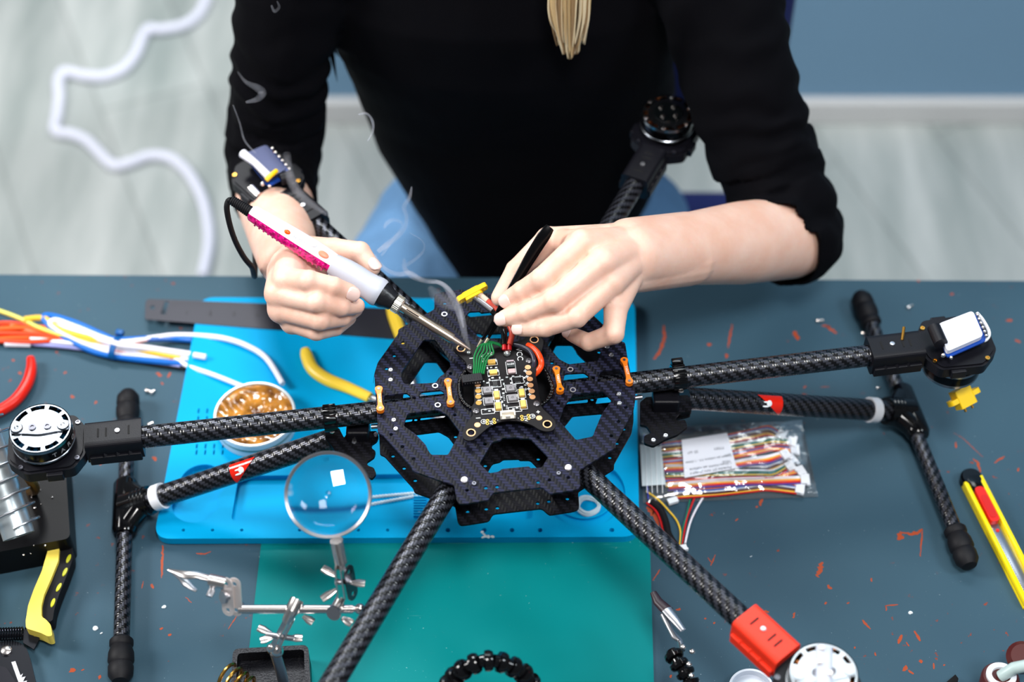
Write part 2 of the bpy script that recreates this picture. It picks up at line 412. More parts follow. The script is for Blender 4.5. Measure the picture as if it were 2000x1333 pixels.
me = bpy.data.meshes.new('paint_chips'); bm.to_mesh(me); bm.free()
o = obj('paint_chips', me, CH, tb, smooth=False, label='orange-brown chips in the paint', kind='stuff')

# ================================================================ office chair
NAVY = mat('navy_chair_fabric', (12, 26, 84), 0.85, bump=0.3, bscale=600)
ch = empty('office_chair', (0.12, 1.5, 0), 'dark blue office chair behind the person in black', 'chair')
zb = T + (HC - 1.62/1.0*math.tan(math.radians(43.35)))
xR = P(1553, 120, 0); 
yb = 1.60
def atY(px, py, Y):
    a = P(px, py, 0) - cam.location; t = Y/a.y; return cam.location + a*t
r1 = atY(1553, 60, yb); l1 = r1.x-0.47; zlow = atY(1370, 252, yb).z
obj('backrest', box((0.47, 0.06, 1.30-zlow), xf(((r1.x+l1)/2, yb+0.03, (zlow+1.30)/2)), 0.025, 4), NAVY, ch)
obj('seat', box((0.50, 0.46, 0.07), xf(((r1.x+l1)/2+0.0, 1.44, 0.415)), 0.03, 4), NAVY, ch)
obj('back_bracket', box((0.07, 0.03, 0.30), xf(((r1.x+l1)/2, yb+0.07, 0.50)), 0.005), BLACKP, ch)
cx = (r1.x+l1)/2
obj('gas_column', tube_between((cx, 1.44, 0.10), (cx, 1.44, 0.38), 0.025), DSTEEL, ch)
for k in range(5):
    a = 2*math.pi*k/5+0.3; d = Vector((math.cos(a), math.sin(a), 0))
    lg = obj('star_foot', sweep([(cx, 1.44, 0.10), Vector((cx, 1.44, 0.075))+d*0.27], [0.022, 0.014], 10), BLACKP, ch)
    obj('caster', lathe([(0, -0.012), (0.024, -0.012), (0.026, 0), (0.024, 0.012), (0, 0.012)], xf(Vector((cx, 1.44, 0.027))+d*0.27, frame(Vector((-d.y, d.x, 0)))), 18), RUBBER, lg)
# ================================================================ white cable lying on the floor
pts = PP([(420, -60), (398, 12), (375, 40), (350, 52), (310, 58), (290, 56), (276, 78), (266, 105), (240, 136), (200, 150), (160, 147), (126, 140), (114, 160), (116, 190), (112, 225), (108, 256), (140, 262), (170, 275), (195, 300), (222, 323),
          (255, 318), (290, 305), (330, 308), (365, 335), (392, 380), (405, 430), (408, 480), (396, 540)], -T+0.010)
obj('floor_cable', sweep(smooth_path(pts, 5), 0.0088, 12), mat('white_cable_sheath', (226, 228, 244), 0.4), label='thick white cable lying in loose curves on the floor', cat='cable')
# ================================================================ mats
def Q(lst, h): return [P(x, y, h).to_2d() for x, y in lst]
TEAL = N('teal_cutting_mat'); tc = TEAL.n('ShaderNodeTexCoord')
mps = TEAL.n('ShaderNodeMapping'); TEAL.l(tc.outputs['Object'], mps.inputs[0]); mps.inputs['Rotation'].default_value = (0, 0, -0.1); mps.inputs['Scale'].default_value = (14, 420, 1)
sc1 = TEAL.ramp(TEAL.noise(mps.outputs[0], 1.0, 3), 0.70, 0.74); pt = TEAL.ramp(TEAL.noise(tc.outputs['Object'], 350, 2), 0.72, 0.76); bg = TEAL.ramp(TEAL.noise(tc.outputs['Object'], 11, 2), 0.5, 0.6)
cc = TEAL.mix(TEAL.math('MULTIPLY', TEAL.math('MULTIPLY', sc1, bg), 0.35), L((0, 120, 122)), L((120, 200, 195)))
cc = TEAL.mix(TEAL.math('MULTIPLY', pt, TEAL.math('MULTIPLY', bg, 0.4)), cc, L((170, 225, 220)))
TEAL.l(cc, TEAL.b.inputs['Base Color']); TEAL.b.inputs['Roughness'].default_value = 0.5; TEAL.b.inputs['Specular IOR Level'].default_value = 0.1
obj('cutting_mat', plate(round_poly(Q([(476, 1360), (1278, 1360), (1268, 1010), (516, 1010)], 0.0016), 0.006), [], T, T+0.0016), TEAL.m, smooth=False,
    label='smooth teal green cutting mat under the front of the blue mat', cat='mat')
BLUE = mat('blue_silicone', (0, 158, 214), 0.5, spec=0.08, var=0.06, vscale=8)
hm = 0.0105
outer = round_poly(Q([(300, 1053), (1249, 1049), (1240, 585), (391, 581)], hm), 0.016, 8)
wm = empty('silicone_work_mat', P(800, 800, 0), 'bright blue silicone repair mat with moulded compartments', 'mat')
def pc(px, py, r, n=28): c = P(px, py, hm); return circ(c.x, c.y, r, n)
ca, cb = P(395, 944, hm).to_2d(), P(381, 984, hm).to_2d(); rr_ = .0215; mm_ = (ca+cb)/2; twin = []
for k in range(48):
    t = 2*math.pi*k/48; d = Vector((math.cos(t), math.sin(t))); best_ = 0
    for c_ in (ca, cb):
        q = mm_-c_; b_ = q.dot(d); disc = b_*b_-(q.length_squared-rr_*rr_)
        if disc > 0: best_ = max(best_, -b_+math.sqrt(disc))
    twin.append(mm_+d*best_)
holes = [twin, round_poly(Q([(451, 1018), (836, 1016), (838, 926), (466, 930)], hm), 0.006), pc(1140, 962, 0.039, 40), round_poly(Q([(862, 1014), (1040, 1014), (1042, 930), (864, 930)], hm), 0.004)]
for x in (358, 415, 472, 585, 643, 700, 757, 817, 875, 946, 1000, 1055, 1195):
    holes.append(pc(x, 1036, 0.0016 if x < 800 else 0.0023, 12))
for r_ in (803, 818, 872, 884):
    for k in range(4):
        c = P(388+17*k-0.05*(r_-800), r_, hm); holes.append([Vector((c.x+dx, c.y+dy)) for dx, dy in ((-.0008, -.0028), (.0008, -.0028), (.0008, .0028), (-.0008, .0028))])
bm = plate(outer, [], T+0.0016, T+0.0035); obj('base_layer', bm, BLUE, wm, smooth=False)
obj('compartment_layer', plate(outer, holes, T+0.0034, T+hm), BLUE, wm, smooth=False)
c = P(1140, 962, 0.0065); bm = bmesh.new()
add_lathe(bm, [(0.028, 0.0034), (0.028, 0.0065), (0.030, 0.0065), (0.030, 0.0034)], xf((c.x, c.y, T)), 40, closed=True)
obj('round_ridge', bm, BLUE, wm, smooth=False)
for k in range(9):
    a = P(812, 968+k*5.2, 0.0045); obj('ridge', box((0.012, 0.0012, 0.0035), xf((a.x+0.004, a.y, T+0.0052))), BLUE, wm, smooth=False)
# ================================================================ ruler
RUL = mat('dark_steel_ruler', (34, 34, 44), 0.42, 0.3)
rh = 0.0115
ro = Q([(284, 590), (289, 584), (790, 604), (794, 640), (790, 664), (283, 624)], rh)
c = P(298, 601, rh); 
rl = empty('steel_ruler', P(300, 605, rh), 'dark steel ruler lying across the back corner of the blue mat', 'ruler')
obj('blade', plate(round_poly(ro, 0.003), [circ(c.x, c.y, 0.0025), Q([(314, 613), (322, 589), (330, 590), (323, 614)], rh)], T+rh-0.0008, T+rh), RUL, rl, smooth=False)
bm = bmesh.new()
for k in range(60):
    t = k/60; a = P(340+t*440, 590.5+t*13.5, rh+0.0001); ln = 0.006 if k % 5 == 0 else 0.0035
    add_box(bm, (0.0004, ln, 0.0001), xf((a.x, a.y-ln/2, a.z), rotz(-0.03)))
for k in range(9):
    me = text_bm(str(k+1), 0.008, xf(P(365+k*46, 611+k*1.5, rh+0.0001), rotz(-0.03))); add_mesh(bm, me)
obj('graduations', bm, mat('ruler_print', (20, 20, 26), 0.5), rl, smooth=False)
# ================================================================ tin of flux
tc_ = P(497, 808, 0.030); R0 = 0.0385; b0 = Vector((tc_.x, tc_.y, T+hm))
ft = empty('flux_tin', b0, 'open round tin of brown rosin flux on the blue mat', 'tin')
obj('can', lathe([(0, 0), (R0*0.97, 0), (R0, 0.001), (R0, 0.011), (R0*1.02, 0.012), (R0*1.02, 0.0185), (R0*1.0, 0.0195), (R0*0.965, 0.0195), (R0*0.955, 0.019), (R0*0.955, 0.010), (0, 0.010)], xf(b0), 48), mat('white_tin_lacquer', (214, 224, 228), 0.3, 0.2), ft)
obj('green_band', lathe([(R0*1.003, 0.0095), (R0*1.012, 0.0095), (R0*1.012, 0.0115), (R0*1.003, 0.0115)], xf(b0), 48, closed=True), mat('green_tin_print', (20, 110, 90), 0.4), ft)
bm = bmesh.new()
nr, na = 22, 64
rows = []
for i in range(nr+1):
    r = R0*0.955*i/nr; row = []
    for k in range(na if i else 1):
        a = 2*math.pi*k/na; x, y = r*math.cos(a), r*math.sin(a)
        hgt = 0.0155 + 0.0022*noise.noise(Vector((x*120, y*120, 3))) + 0.0012*noise.noise(Vector((x*320, y*320, 7))) - 0.006*math.exp(-((x-0.004)**2+(y+0.002)**2)/(2*0.011**2)) + 0.002*(r/R0)**4
        row.append(bm.verts.new(b0 + Vector((x, y, hgt))))
    rows.append(row)
for i in range(nr):
    for k in range(na):
        j = (k+1) % na
        if i == 0: bm.faces.new((rows[0][0], rows[1][k], rows[1][j]))
        else: bm.faces.new((rows[i][k], rows[i+1][k], rows[i+1][j], rows[i][j]))
g = N('rosin_flux'); tcn = g.n('ShaderNodeTexCoord')
g.l(g.mix(g.ramp(g.noise(tcn.outputs['Object'], 75, 4), 0.35, 0.65), L((92, 52, 18)), L((196, 132, 48))), g.b.inputs['Base Color']); g.b.inputs['Roughness'].default_value = 0.14; g.b.inputs['Coat Weight'].default_value = 0.5
obj('flux', bm, g.m, ft)
# ================================================================ bundle of wires with a tie
wb = empty('wire_bundle', P(228, 680, 0), 'bundle of red, blue, yellow and white wires held by a blue cable tie', 'wires')
WC = {'red': (238, 70, 30), 'orange': (245, 95, 30), 'blue': (10, 105, 200), 'white': (240, 238, 248), 'yellow': (240, 196, 60), 'black': (22, 24, 34), 'green': (10, 110, 90), 'lime': (220, 215, 90), 'dred': (200, 20, 24), 'brown': (120, 60, 30), 'violet': (90, 60, 150), 'lilac': (165, 170, 230)}
WM = {k: mat(k+'_wire', v, 0.4) for k, v in WC.items()}
def wire(pts, r, col, parent, h=None, name='wire', n=5, seg=8, **k): return obj(name, sweep(smooth_path(PP(pts, h), n), r, seg), WM[col], parent, **k)
wire([(-80, 586, .010), (0, 608, .010), (45, 625, .012), (80, 642, .012), (140, 660, .012), (228, 672, .012), (290, 684, .010), (340, 694, .006)], .0022, 'lime', wb)
wire([(48, 624, .014), (85, 622, .014), (110, 640, .014), (150, 655, .014), (228, 672, .012), (300, 690, .009), (352, 700, .006)], .003, 'yellow', wb)
reds = [(-70, 640, 30, 632, 330, 692), (-70, 660, 26, 640, 342, 702), (-80, 652, 38, 652, 352, 694), (-80, 672, 30, 660, 358, 706), (-60, 664, 60, 668, 330, 706), (-70, 648, 90, 640, 316, 684), (30, 632, 100, 656, 345, 712), (22, 636, 70, 650, 300, 680)]
for i, (x0, y0, x1, y1, x2, y2) in enumerate(reds):
    wire([(x0, y0, .004+.001*(i % 3)), (x1, y1, .006+.0015*(i % 3)), (150, 656+2*(i % 5), .008), (228, 667+3.2*(i % 7), .006+.0012*(i % 4)), (290, 680+3*(i % 5), .006), (x2, y2, .004)], .0024, ('red', 'orange')[i % 2], wb)
wire([(370, 712, .005), (300, 706, .006), (228, 697, .007), (180, 686, .008), (135, 664, .010), (100, 640, .013), (85, 621, .014), (100, 617, .014), (150, 632, .013), (200, 654, .012), (228, 664, .012), (290, 662, .010), (340, 662, .006), (376, 664, .009)], .0032, 'blue', wb)
wire([(368, 702, .005), (300, 698, .006), (228, 692, .008), (170, 674, .010), (120, 650, .013), (98, 634, .015), (110, 626, .015), (150, 640, .014), (228, 668, .013), (300, 660, .010), (345, 655, .008), (400, 657, .010), (440, 662, .014), (480, 675, .0145), (520, 700, .0145), (552, 750, .018)], .0028, 'white', wb)
wire([(60, 662, .006), (110, 668, .008), (170, 674, .010), (228, 682, .010), (290, 690, .008), (340, 700, .006), (368, 716, .008), (420, 734, .0135), (480, 758, .0145)], .0024, 'white', wb)
wire([(110, 636, .010), (160, 650, .012), (228, 673, .016), (290, 681, .012), (330, 687, .010), (372, 693, .008)], .0034, 'white', wb)
wire([(378, 694, .014), (402, 698, .014)], .0030, 'white', wb)
wire([(10, 672, .004), (60, 673, .004)], .0032, 'white', wb)
wire([(60, 672, .004), (150, 680, .005), (228, 694, .005), (300, 708, .004), (352, 716, .004)], .0022, 'lilac', wb)
wire([(-60, 664, .003), (60, 674, .003), (150, 682, .003), (228, 697, .004), (300, 712, .003), (362, 720, .003)], .0022, 'black', wb)
wire([(-60, 640, .003), (60, 652, .003), (150, 668, .004), (228, 690, .004), (300, 704, .004), (366, 690, .008)], .0022, 'black', wb)
c = P(227, 681, .008); Rt_ = frame(P(260, 686, .008)-P(200, 674, .008))
obj('cable_tie', lathe([(.0115, -.003), (.0135, -.003), (.0135, .003), (.0115, .003)], xf(c, Rt_) @ Matrix.Diagonal((1, 0.72, 1, 1)), 24, closed=True), mat('blue_cable_tie', (0, 84, 150), 0.4), wb)
obj('tie_lock', box((.006, .006, .008), xf(P(234, 651, .013), Rt_), .001), MATS['blue_cable_tie'], wb)
# ================================================================ pliers with yellow grips
YG = mat('yellow_grip', (246, 208, 62), 0.35); 
pl = empty('pliers', P(800, 790, 0.01), 'pliers with long yellow grips lying open on the blue mat, partly under the frame', 'pliers')
obj('grip', sweep(smooth_path(PP([(596, 683), (600, 698), (612, 722), (640, 742), (680, 758), (722, 777)], .014), 6), [.0045, .0062, .0066, .0068, .0068, .006, .0055], 16, flat=(1, .8)), YG, pl)
obj('grip', sweep(smooth_path(PP([(762, 590), (768, 615), (778, 642), (788, 668), (800, 710)], .014), 6), [.0045, .0062, .0066, .0068, .0068, .0055], 16, flat=(1, .8)), YG, pl)
obj('handle', sweep(smooth_path(PP([(715, 774), (745, 784), (790, 792), (830, 796)], .012), 5), .0038, 10, flat=(1.2, .7)), STEEL, pl)
obj('handle', sweep(smooth_path(PP([(796, 700), (804, 740), (812, 770), (835, 800)], .012), 5), .0038, 10, flat=(1.2, .7)), STEEL, pl)
obj('jaw', sweep(PP([(820, 786), (850, 806), (905, 846)], .012), [.008, .008, .003], 10, flat=(1, .6)), STEEL, pl)
c = P(828, 790, .010); obj('pivot', lathe([(0, 0), (.006, 0), (.006, .009), (0, .0095)], xf((c.x, c.y, T+.008)), 18), DSTEEL, pl)
# ================================================================ red pliers, far left
rp = empty('red_pliers', P(-60, 830, 0.01), 'curved red plastic tool handle at the left edge of the table', 'pliers')
RG = mat('red_grip', (228, 30, 10), 0.3)
obj('grip', sweep(smooth_path(PP([(60, 700), (61, 722), (52, 752), (28, 784), (-8, 806), (-60, 824), (-120, 838)], .008), 6), [.004, .0055, .0058, .0058, .006, .0065], 16), RG, rp)
obj('grip', sweep(smooth_path(PP([(-40, 880), (-80, 868), (-140, 858), (-180, 850)], .008), 6), [.004, .0055, .006, .0065], 16), RG, rp)
obj('jaw', sweep(PP([(-120, 840), (-190, 850), (-260, 862)], .008), [.008, .011, .004], 12, flat=(1, .5)), STEEL, rp)
# ================================================================ soldering iron stand, left edge
st = empty('soldering_iron_stand', P(30, 980, 0), 'black soldering iron stand with silver tube inside a wire spring', 'stand')
hb = 0.035
obj('base', plate(round_poly(Q([(-170, 868), (126, 880), (137, 1052), (-175, 1112)], hb), .006), [], T, T+hb), mat('matt_black_iron', (9, 9, 12), .4, spec=.2), st, smooth=False)
A = P(-30, 846, 0.115); B = P(37, 1048, 0.062); ax = (B-A).normalized(); Rc = frame(ax)
bm = bmesh.new(); ln = (B-A).length
add_lathe(bm, [(.0135, 0), (.0150, .002), (.0150, ln*.55), (.0142, ln*.58), (.0142, ln), (.0125, ln), (.0125, .0), ], xf(A, Rc), 28, closed=True)
obj('silver_tube', bm, mat('matt_aluminium', (200, 210, 214), 0.35, 0.8), st)
bm = bmesh.new()
for k, (t, a) in enumerate([(.62, -.9), (.62, .2), (.84, -.4), (.84, .7), (.84, -1.5), (.40, -.3)]):
    q = A + ax*ln*t + Rc @ Vector((math.cos(-math.pi/2+a)*.0143, math.sin(-math.pi/2+a)*.0143, 0))
    add_ball(bm, q, .0032, .0014, .007, Rc @ rotz(a), 12)
obj('tube_slot', bm, mat('slot_shadow_grey', (92, 98, 104), 0.5, 0.5), st)
obj('wire_spring', sweep(helix(A-ax*.01, A+ax*(ln*.93), .0215, 7.2, 22, 0.4), .0012, 8), STEEL, st)
obj('spring_holder', sweep(smooth_path([A+Vector((.03, -.02, -.02)), A+ax*.03+Vector((.028, .0, -.035)), P(60, 960, hb)], 6), .0045, 10), mat('brass', (160, 118, 60), 0.35, 0.9), st)
bm = bmesh.new()
for x, y in [(78, 958), (62, 972), (68, 992), (60, 1082), (74, 946), (102, 972), (66, 1066), (88, 1066), (80, 985), (46, 1084)]:
    add_ball(bm, P(x, y, hb+.0006), random.uniform(.0006, .0018), None, .0006, None, 8)
obj('solder_splashes', bm, CHROME, st, kind='stuff')
# ================================================================ wire stripper
ws = empty('wire_stripper', P(20, 1270, 0), 'wire stripper with yellow and black handle and coil spring', 'wire stripper')
yel = [(96, 1066), (116, 1066), (114, 1095), (100, 1130), (86, 1162), (81, 1183), (81, 1205), (90, 1211), (99, 1221), (102, 1242), (94, 1244), (80, 1237), (51, 1228), (50, 1214), (55, 1183), (66, 1152), (82, 1115)]
obj('handle', plate(round_poly(Q(yel, .022), .002), [], T+.008, T+.022), mat('pale_yellow_plastic', (250, 222, 92), 0.4), ws, smooth=False, label='yellow handle')
blk = [(112, 1064), (141, 1066), (143, 1090), (130, 1126), (116, 1160), (106, 1190), (103, 1212), (96, 1216), (84, 1206), (83, 1182), (90, 1158), (104, 1126), (114, 1095)]
obj('grip', plate(round_poly(Q(blk, .018), .004), [], T+.004, T+.018), RUBBER, ws, smooth=False, label='black rubber grip')
for x, y, a in [(134, 1092, .2), (127, 1118, .25), (115, 1148, .3), (103.5, 1178, .15)]:
    obj('grip_dot', lathe([(0, 0), (.0022, 0), (.0020, .0006), (0, .0008)], xf(P(x, y, .018), rotz(-a)) @ Matrix.Diagonal((.8, 2.2, 1, 1)), 16), mat('lime_dot', (190, 190, 30), 0.4), ws)
g2 = [(-60, 1222), (-40, 1218), (-60, 1060), (-90, 1062)]
obj('handle', plate(round_poly(Q(g2, .022), .002), [], T+.008, T+.022), MATS['pale_yellow_plastic'], ws, smooth=False)
c = P(69, 1239, .013)
obj('bracket', plate(Q([(46, 1230), (80, 1232), (76, 1250), (66, 1269), (45, 1256)], .012), [circ(c.x, c.y, .002)], T+.010, T+.012), mat('black_steel', (26, 28, 34), 0.3, 0.6), ws, smooth=False)
obj('spring', sweep(helix(P(-30, 1241, .012), P(48, 1238, .012), .0055, 15, 14), .0008, 7), mat('dark_spring', (30, 32, 40), 0.25, 0.8), ws)
obj('body', plate(round_poly(Q([(-60, 1262), (0, 1254), (30, 1252), (50, 1262), (60, 1290), (76, 1360), (-60, 1360)], .009), .006), [], T+.005, T+.009), MATS['black_steel'], ws, smooth=False)
obj('body', plate(round_poly(Q([(-70, 1300), (-10, 1300), (12, 1304), (30, 1332), (40, 1372), (-70, 1372)], .012), .003), [], T+.009, T+.012), mat('dark_steel_jaw', (38, 38, 44), 0.3, 0.7), ws, smooth=False)
obj('pivot', lathe([(0, 0), (.0048, 0), (.0048, .002), (.003, .0032), (0, .0034)], xf(P(13, 1272, .009)), 20), CHROME, ws)
tz = [(22, 1294), (30, 1292), (40, 1320), (45, 1316), (42, 1324), (50, 1322), (45, 1332), (53, 1330), (48, 1342), (56, 1340), (52, 1352), (44, 1352), (34, 1328)]
obj('cutting_edge', plate(Q(tz, .0102), [], T+.009, T+.0102), STEEL, ws, smooth=False)
# ================================================================ helping hand with magnifier
hh = empty('helping_hand_magnifier', P(530, 1330, 0), 'nickel helping hand with round magnifying glass and crocodile clip on a black tray', 'magnifier stand')
hb = .026
ot = round_poly(Q([(455, 1268), (602, 1260), (612, 1420), (446, 1430)], hb), .006)
inn = round_poly(Q([(464, 1277), (594, 1269), (596, 1400), (456, 1410)], hb), .004)
bm = plate(ot, [inn], T+.004, T+hb); add_plate(bm, ot, [], T, T+.012)
obj('tray', bm, mat('rough_cast_iron', (16, 17, 24), 0.35, 0.3, bump=0.6, bscale=500), hh, smooth=False)
obj('iron_rest_spring', sweep(helix(P(440, 1322, .036), P(480, 1350, .036), .0125, 3.2, 20), .0016, 8), mat('brass_spring', (196, 150, 70), 0.25, 1.0), hh)
obj('post', sweep(PP([(538, 1278, .085), (548, 1310, .06), (562, 1370, .02)]), .0036, 14, flat=(1.3, .7)), STEEL, hh)
def slot_plate(a, b, r, th, M_n, name='clamp_plate', m=CHROME, holes=2):
    """rounded link plate from a to b, facing direction M_n"""
    a = Vector(a); b = Vector(b); z = Vector(M_n).normalized(); x = (b-a); ln = x.length; x.normalize(); y = z.cross(x).normalized(); z = x.cross(y)
    R = Matrix((x, y, z)).transposed()
    o_ = [Vector((r*math.cos(t), r*math.sin(t))) for t in [math.pi/2+math.pi*k/12 for k in range(13)]] + [Vector((ln+r*math.cos(t), r*math.sin(t))) for t in [-math.pi/2+math.pi*k/12 for k in range(13)]]
    hs = [circ(0, 0, r*.38, 12), circ(ln, 0, r*.38, 12)][:holes]
    return obj(name, plate(o_, hs, -th/2, th/2, xf(a, R)), m, hh, smooth=False)
def wing(c, d1, ln, m=CHROME, name='wing_nut'):
    c = Vector(c); bm = bmesh.new(); d1 = Vector(d1).normalized()
    add_sweep(bm, [c, c+d1*ln*.6, c+d1*ln], [.0018, .0038, .0034], 12, flat=(1, .35)); return obj(name, bm, m, hh)
VIEW = Vector((0, -C_, S_))       # roughly towards the sky and the front
hr = .135
obj('crossbar', sweep(PP([(466, 1190.5, hr), (690, 1190.5, hr)]), .0036, 20), CHROME, hh)
bm = bmesh.new(); add_ball(bm, P(703, 1190, hr), .0046, None, None, None, 20); add_sweep(bm, PP([(688, 1190.5, hr), (700, 1190, hr)]), .0026, 14); obj('ball_end', bm, CHROME, hh)
nside = (P(800, 1190, hr)-P(700, 1190, hr)).normalized()
for k, dx in enumerate((-5, 10)):
    slot_plate(P(448+dx, 1141, hr+.022), P(451+dx, 1192, hr), .0055, .0012, VIEW+Vector((-.35+.1*k, 0, 0)), m=mat('bright_nickel', (236, 226, 222), .4, .7))
obj('thumb_screw', lathe([(0, 0), (.0025, 0), (.0025, .004), (.0052, .004), (.0052, .0065), (0, .0068)], xf(P(448, 1166, hr+.011), frame(Vector((-.8, -.5, .5)))), 18), STEEL, hh)
obj('thumb_screw', sweep([P(458, 1166, hr+.008), P(474, 1180, hr-.004), P(484, 1190, hr-.010)], .0014, 10), STEEL, hh)
# crocodile clip, left
obj('clip_collar', sweep(PP([(408, 1133, hr+.024), (440, 1140, hr+.022)]), .0052, 18), CHROME, hh)
cl = empty('crocodile_clip', P(380, 1130, hr+.025)); reparent(cl, hh)
def jaw(pts, h0, h1, r, m, parent, name='jaw'):
    return obj(name, sweep(PP(pts), r, 10, flat=(1, .45)), m, parent)
a_ = hr+.026
jaw([(328, 1113, a_), (345, 1118, a_+.002), (362, 1124, a_+.004), (385, 1124, a_+.004), (412, 1132, a_)], 0, 0, [.0010, .0022, .0042, .0034, .0030], CHROME, cl)
jaw([(333, 1116, a_-.003), (352, 1128, a_-.004), (364, 1140, a_-.006), (376, 1150, a_-.008), (384, 1155, a_-.008)], 0, 0, [.0010, .0024, .0036, .0022, .0014], STEEL, cl)
bm = bmesh.new()
for k in range(6):
    q = P(331+k*4.2, 1114.5+k*1.8, a_-.0012); add_lathe(bm, [(.0007, 0), (0, -.002)], xf(q), 6)
obj('teeth', bm, STEEL, cl)
obj('thumb_tab', sweep(PP([(415, 1144, a_-.006), (413, 1156, a_-.008), (408, 1166, a_-.008)]), [.0016, .003, .0028], 12, flat=(1, .5)), STEEL, cl)
# lower clamp
for k, dx in enumerate((-8, 4)):
    slot_plate(P(567+dx, 1212, hr-.014), P(541+dx, 1262, .098), .0050, .0012, Vector((1, .3-.1*k, .3)), holes=0)
obj('swivel_clamp', sweep(PP([(581, 1172, hr+.006), (572, 1190, hr+.003), (560, 1214, hr-.008)]), [.0058, .0058, .004], 18), CHROME, hh)
wing(P(592, 1204, hr-.006), nside+Vector((0, -.6, -.2)), .010); wing(P(530, 1238, .105), -nside+Vector((0, .4, .2)), .012); wing(P(532, 1246, .105), -nside+Vector((0, -.3, 0)), .010); wing(P(562, 1247, .105), nside, .012)
obj('clamp_bolt', sweep(PP([(520, 1240, .105), (575, 1248, .105)]), .0024, 12), STEEL, hh)
bm = bmesh.new(); add_ball(bm, P(541, 1272, .09), .0055, None, .007, None, 16); add_ball(bm, P(530, 1268, .09), .0040, None, .006, None, 16); obj('swivel_joint', bm, CHROME, hh)
# upper clamp
obj('swivel_clamp', sweep(PP([(665, 1172, hr+.004), (655, 1190, hr+.004)]), .0045, 18), CHROME, hh)
obj('clamp_disc', lathe([(0, -.0012), (.0062, -.0012), (.0062, .0012), (0, .0014)], xf(P(652, 1198, hr+.006), frame(Vector((-.35, -.8, .5)))), 24), STEEL, hh)
wing(P(668, 1208, hr+.001), nside*.8+Vector((0, -.5, 0)), .010)
for k, dx in enumerate((-7, 6)):
    slot_plate(P(664+dx*.8, 1110, hr+.042), P(670+dx, 1160, hr+.016), .0050, .0011, Vector((1, -.2, .1)), holes=0)
slot_plate(P(681, 1118, hr+.036), P(689, 1160, hr+.014), .0060, .0012, Vector((1, -.5, .5)), m=DSTEEL)
wing(P(657, 1126, hr+.034), -nside+Vector((0, .5, .3)), .013); wing(P(657, 1152, hr+.02), -nside+Vector((0, -.6, -.3)), .014); wing(P(684, 1138, hr+.026), nside+Vector((0, -.1, 0)), .012)
obj('clamp_bolt', sweep(PP([(654, 1138, hr+.026), (686, 1137, hr+.026)]), .0022, 12), STEEL, hh)
obj('glass_socket', sweep(PP([(657, 1056, hr+.066), (666, 1098, hr+.046)]), .0052, 20), CHROME, hh)
obj('socket_pin', sweep(PP([(666, 1096, hr+.046), (668, 1112, hr+.04)]), .003, 12), CHROME, hh)
LC = P(641, 967, .215); zl = (cam.location-LC); Zd = LC.y*C_ + (T+HC-LC.z)*S_
RL = 84*Zd/FPX
nl = (zl.normalized() + Vector((-.05, .0, .0))).normalized()
Ml = xf(LC, frame(nl))
obj('lens_frame', lathe([(RL*.935, -.0040), (RL*1.0, -.0052), (RL*1.02, 0), (RL*1.0, .0052), (RL*.935, .0040)], Ml, 64, closed=True), mat('lens_ring_metal', (168, 164, 168), 0.3, 0.85), hh)
g = N('lens_glass'); g.b.inputs['Base Color'].default_value = (1, 1, 1, 1); g.b.inputs['Roughness'].default_value = 0.0; g.b.inputs['Transmission Weight'].default_value = 1; g.b.inputs['IOR'].default_value = 1.5
sag = .0050; rl = RL*.94
prof = [(0, -sag)] + [(rl*k/16, -sag*(1-(k/16)**2)-.0006) for k in range(1, 17)] + [(rl*k/16, sag*(1-(k/16)**2)+.0006) for k in range(16, 0, -1)] + [(0, sag)]
obj('lens', lathe(prof, Ml, 64), g.m, hh, sharp=60)
# ================================================================ segmented flexible arms, front edge
fa = empty('flexible_arm_stand', P(1150, 1560, 0), 'black jointed flexible arms of a soldering stand, one ending in a clip', 'stand')
def beads(pts, r, n, name='flexible_arm'):
    path = smooth_path(PP(pts), 14); d = [0]
    for a, b in zip(path, path[1:]): d.append(d[-1]+(b-a).length)
    bm = bmesh.new()
    for k in range(n):
        s = d[-1]*(k+.5)/n; i = max(j for j in range(len(d)) if d[j] <= s); i = min(i, len(path)-2)
        t = (s-d[i])/(d[i+1]-d[i]); q = path[i].lerp(path[i+1], t); ax_ = (path[i+1]-path[i]).normalized(); st_ = d[-1]/n
        R = frame(ax_)
        add_lathe(bm, [(0, -st_*.62), (r*.55, -st_*.6), (r*.62, -st_*.3), (r*.95, -st_*.22), (r*1.0, st_*.1), (r*.86, st_*.36), (r*.5, st_*.48), (0, st_*.5)], xf(q, R), 18)
    return obj(name, bm, BLACKG, fa)
beads([(868, 1420, .06), (872, 1350, .10), (900, 1312, .125), (945, 1292, .135), (990, 1298, .13), (1030, 1325, .115), (1045, 1372, .09), (1040, 1470, .03)], .0088, 20)
beads([(1312, 1274, .075), (1326, 1298, .075), (1346, 1330, .07), (1352, 1380, .06), (1320, 1480, .03)], .0085, 11)
obj('base', plate(round_poly(Q([(850, 1430), (1350, 1430), (1380, 1620), (820, 1620)], .015), .01), [], T, T+.015), BLACKG, fa, smooth=False)
cc_ = empty('crocodile_clip', P(1300, 1230, .075)); reparent(cc_, fa)
obj('sleeve', sweep(PP([(1276, 1158, .075), (1285, 1176, .075), (1306, 1196, .075)]), [.0030, .0045, .0055], 12, flat=(1, .6)), mat('dark_brown_sleeve', (40, 26, 34), 0.4), cc_)
obj('jaw', sweep(PP([(1302, 1192, .078), (1320, 1214, .08), (1334, 1232, .08)]), [.0050, .0040, .0028], 12, flat=(1, .5)), STEEL, cc_)
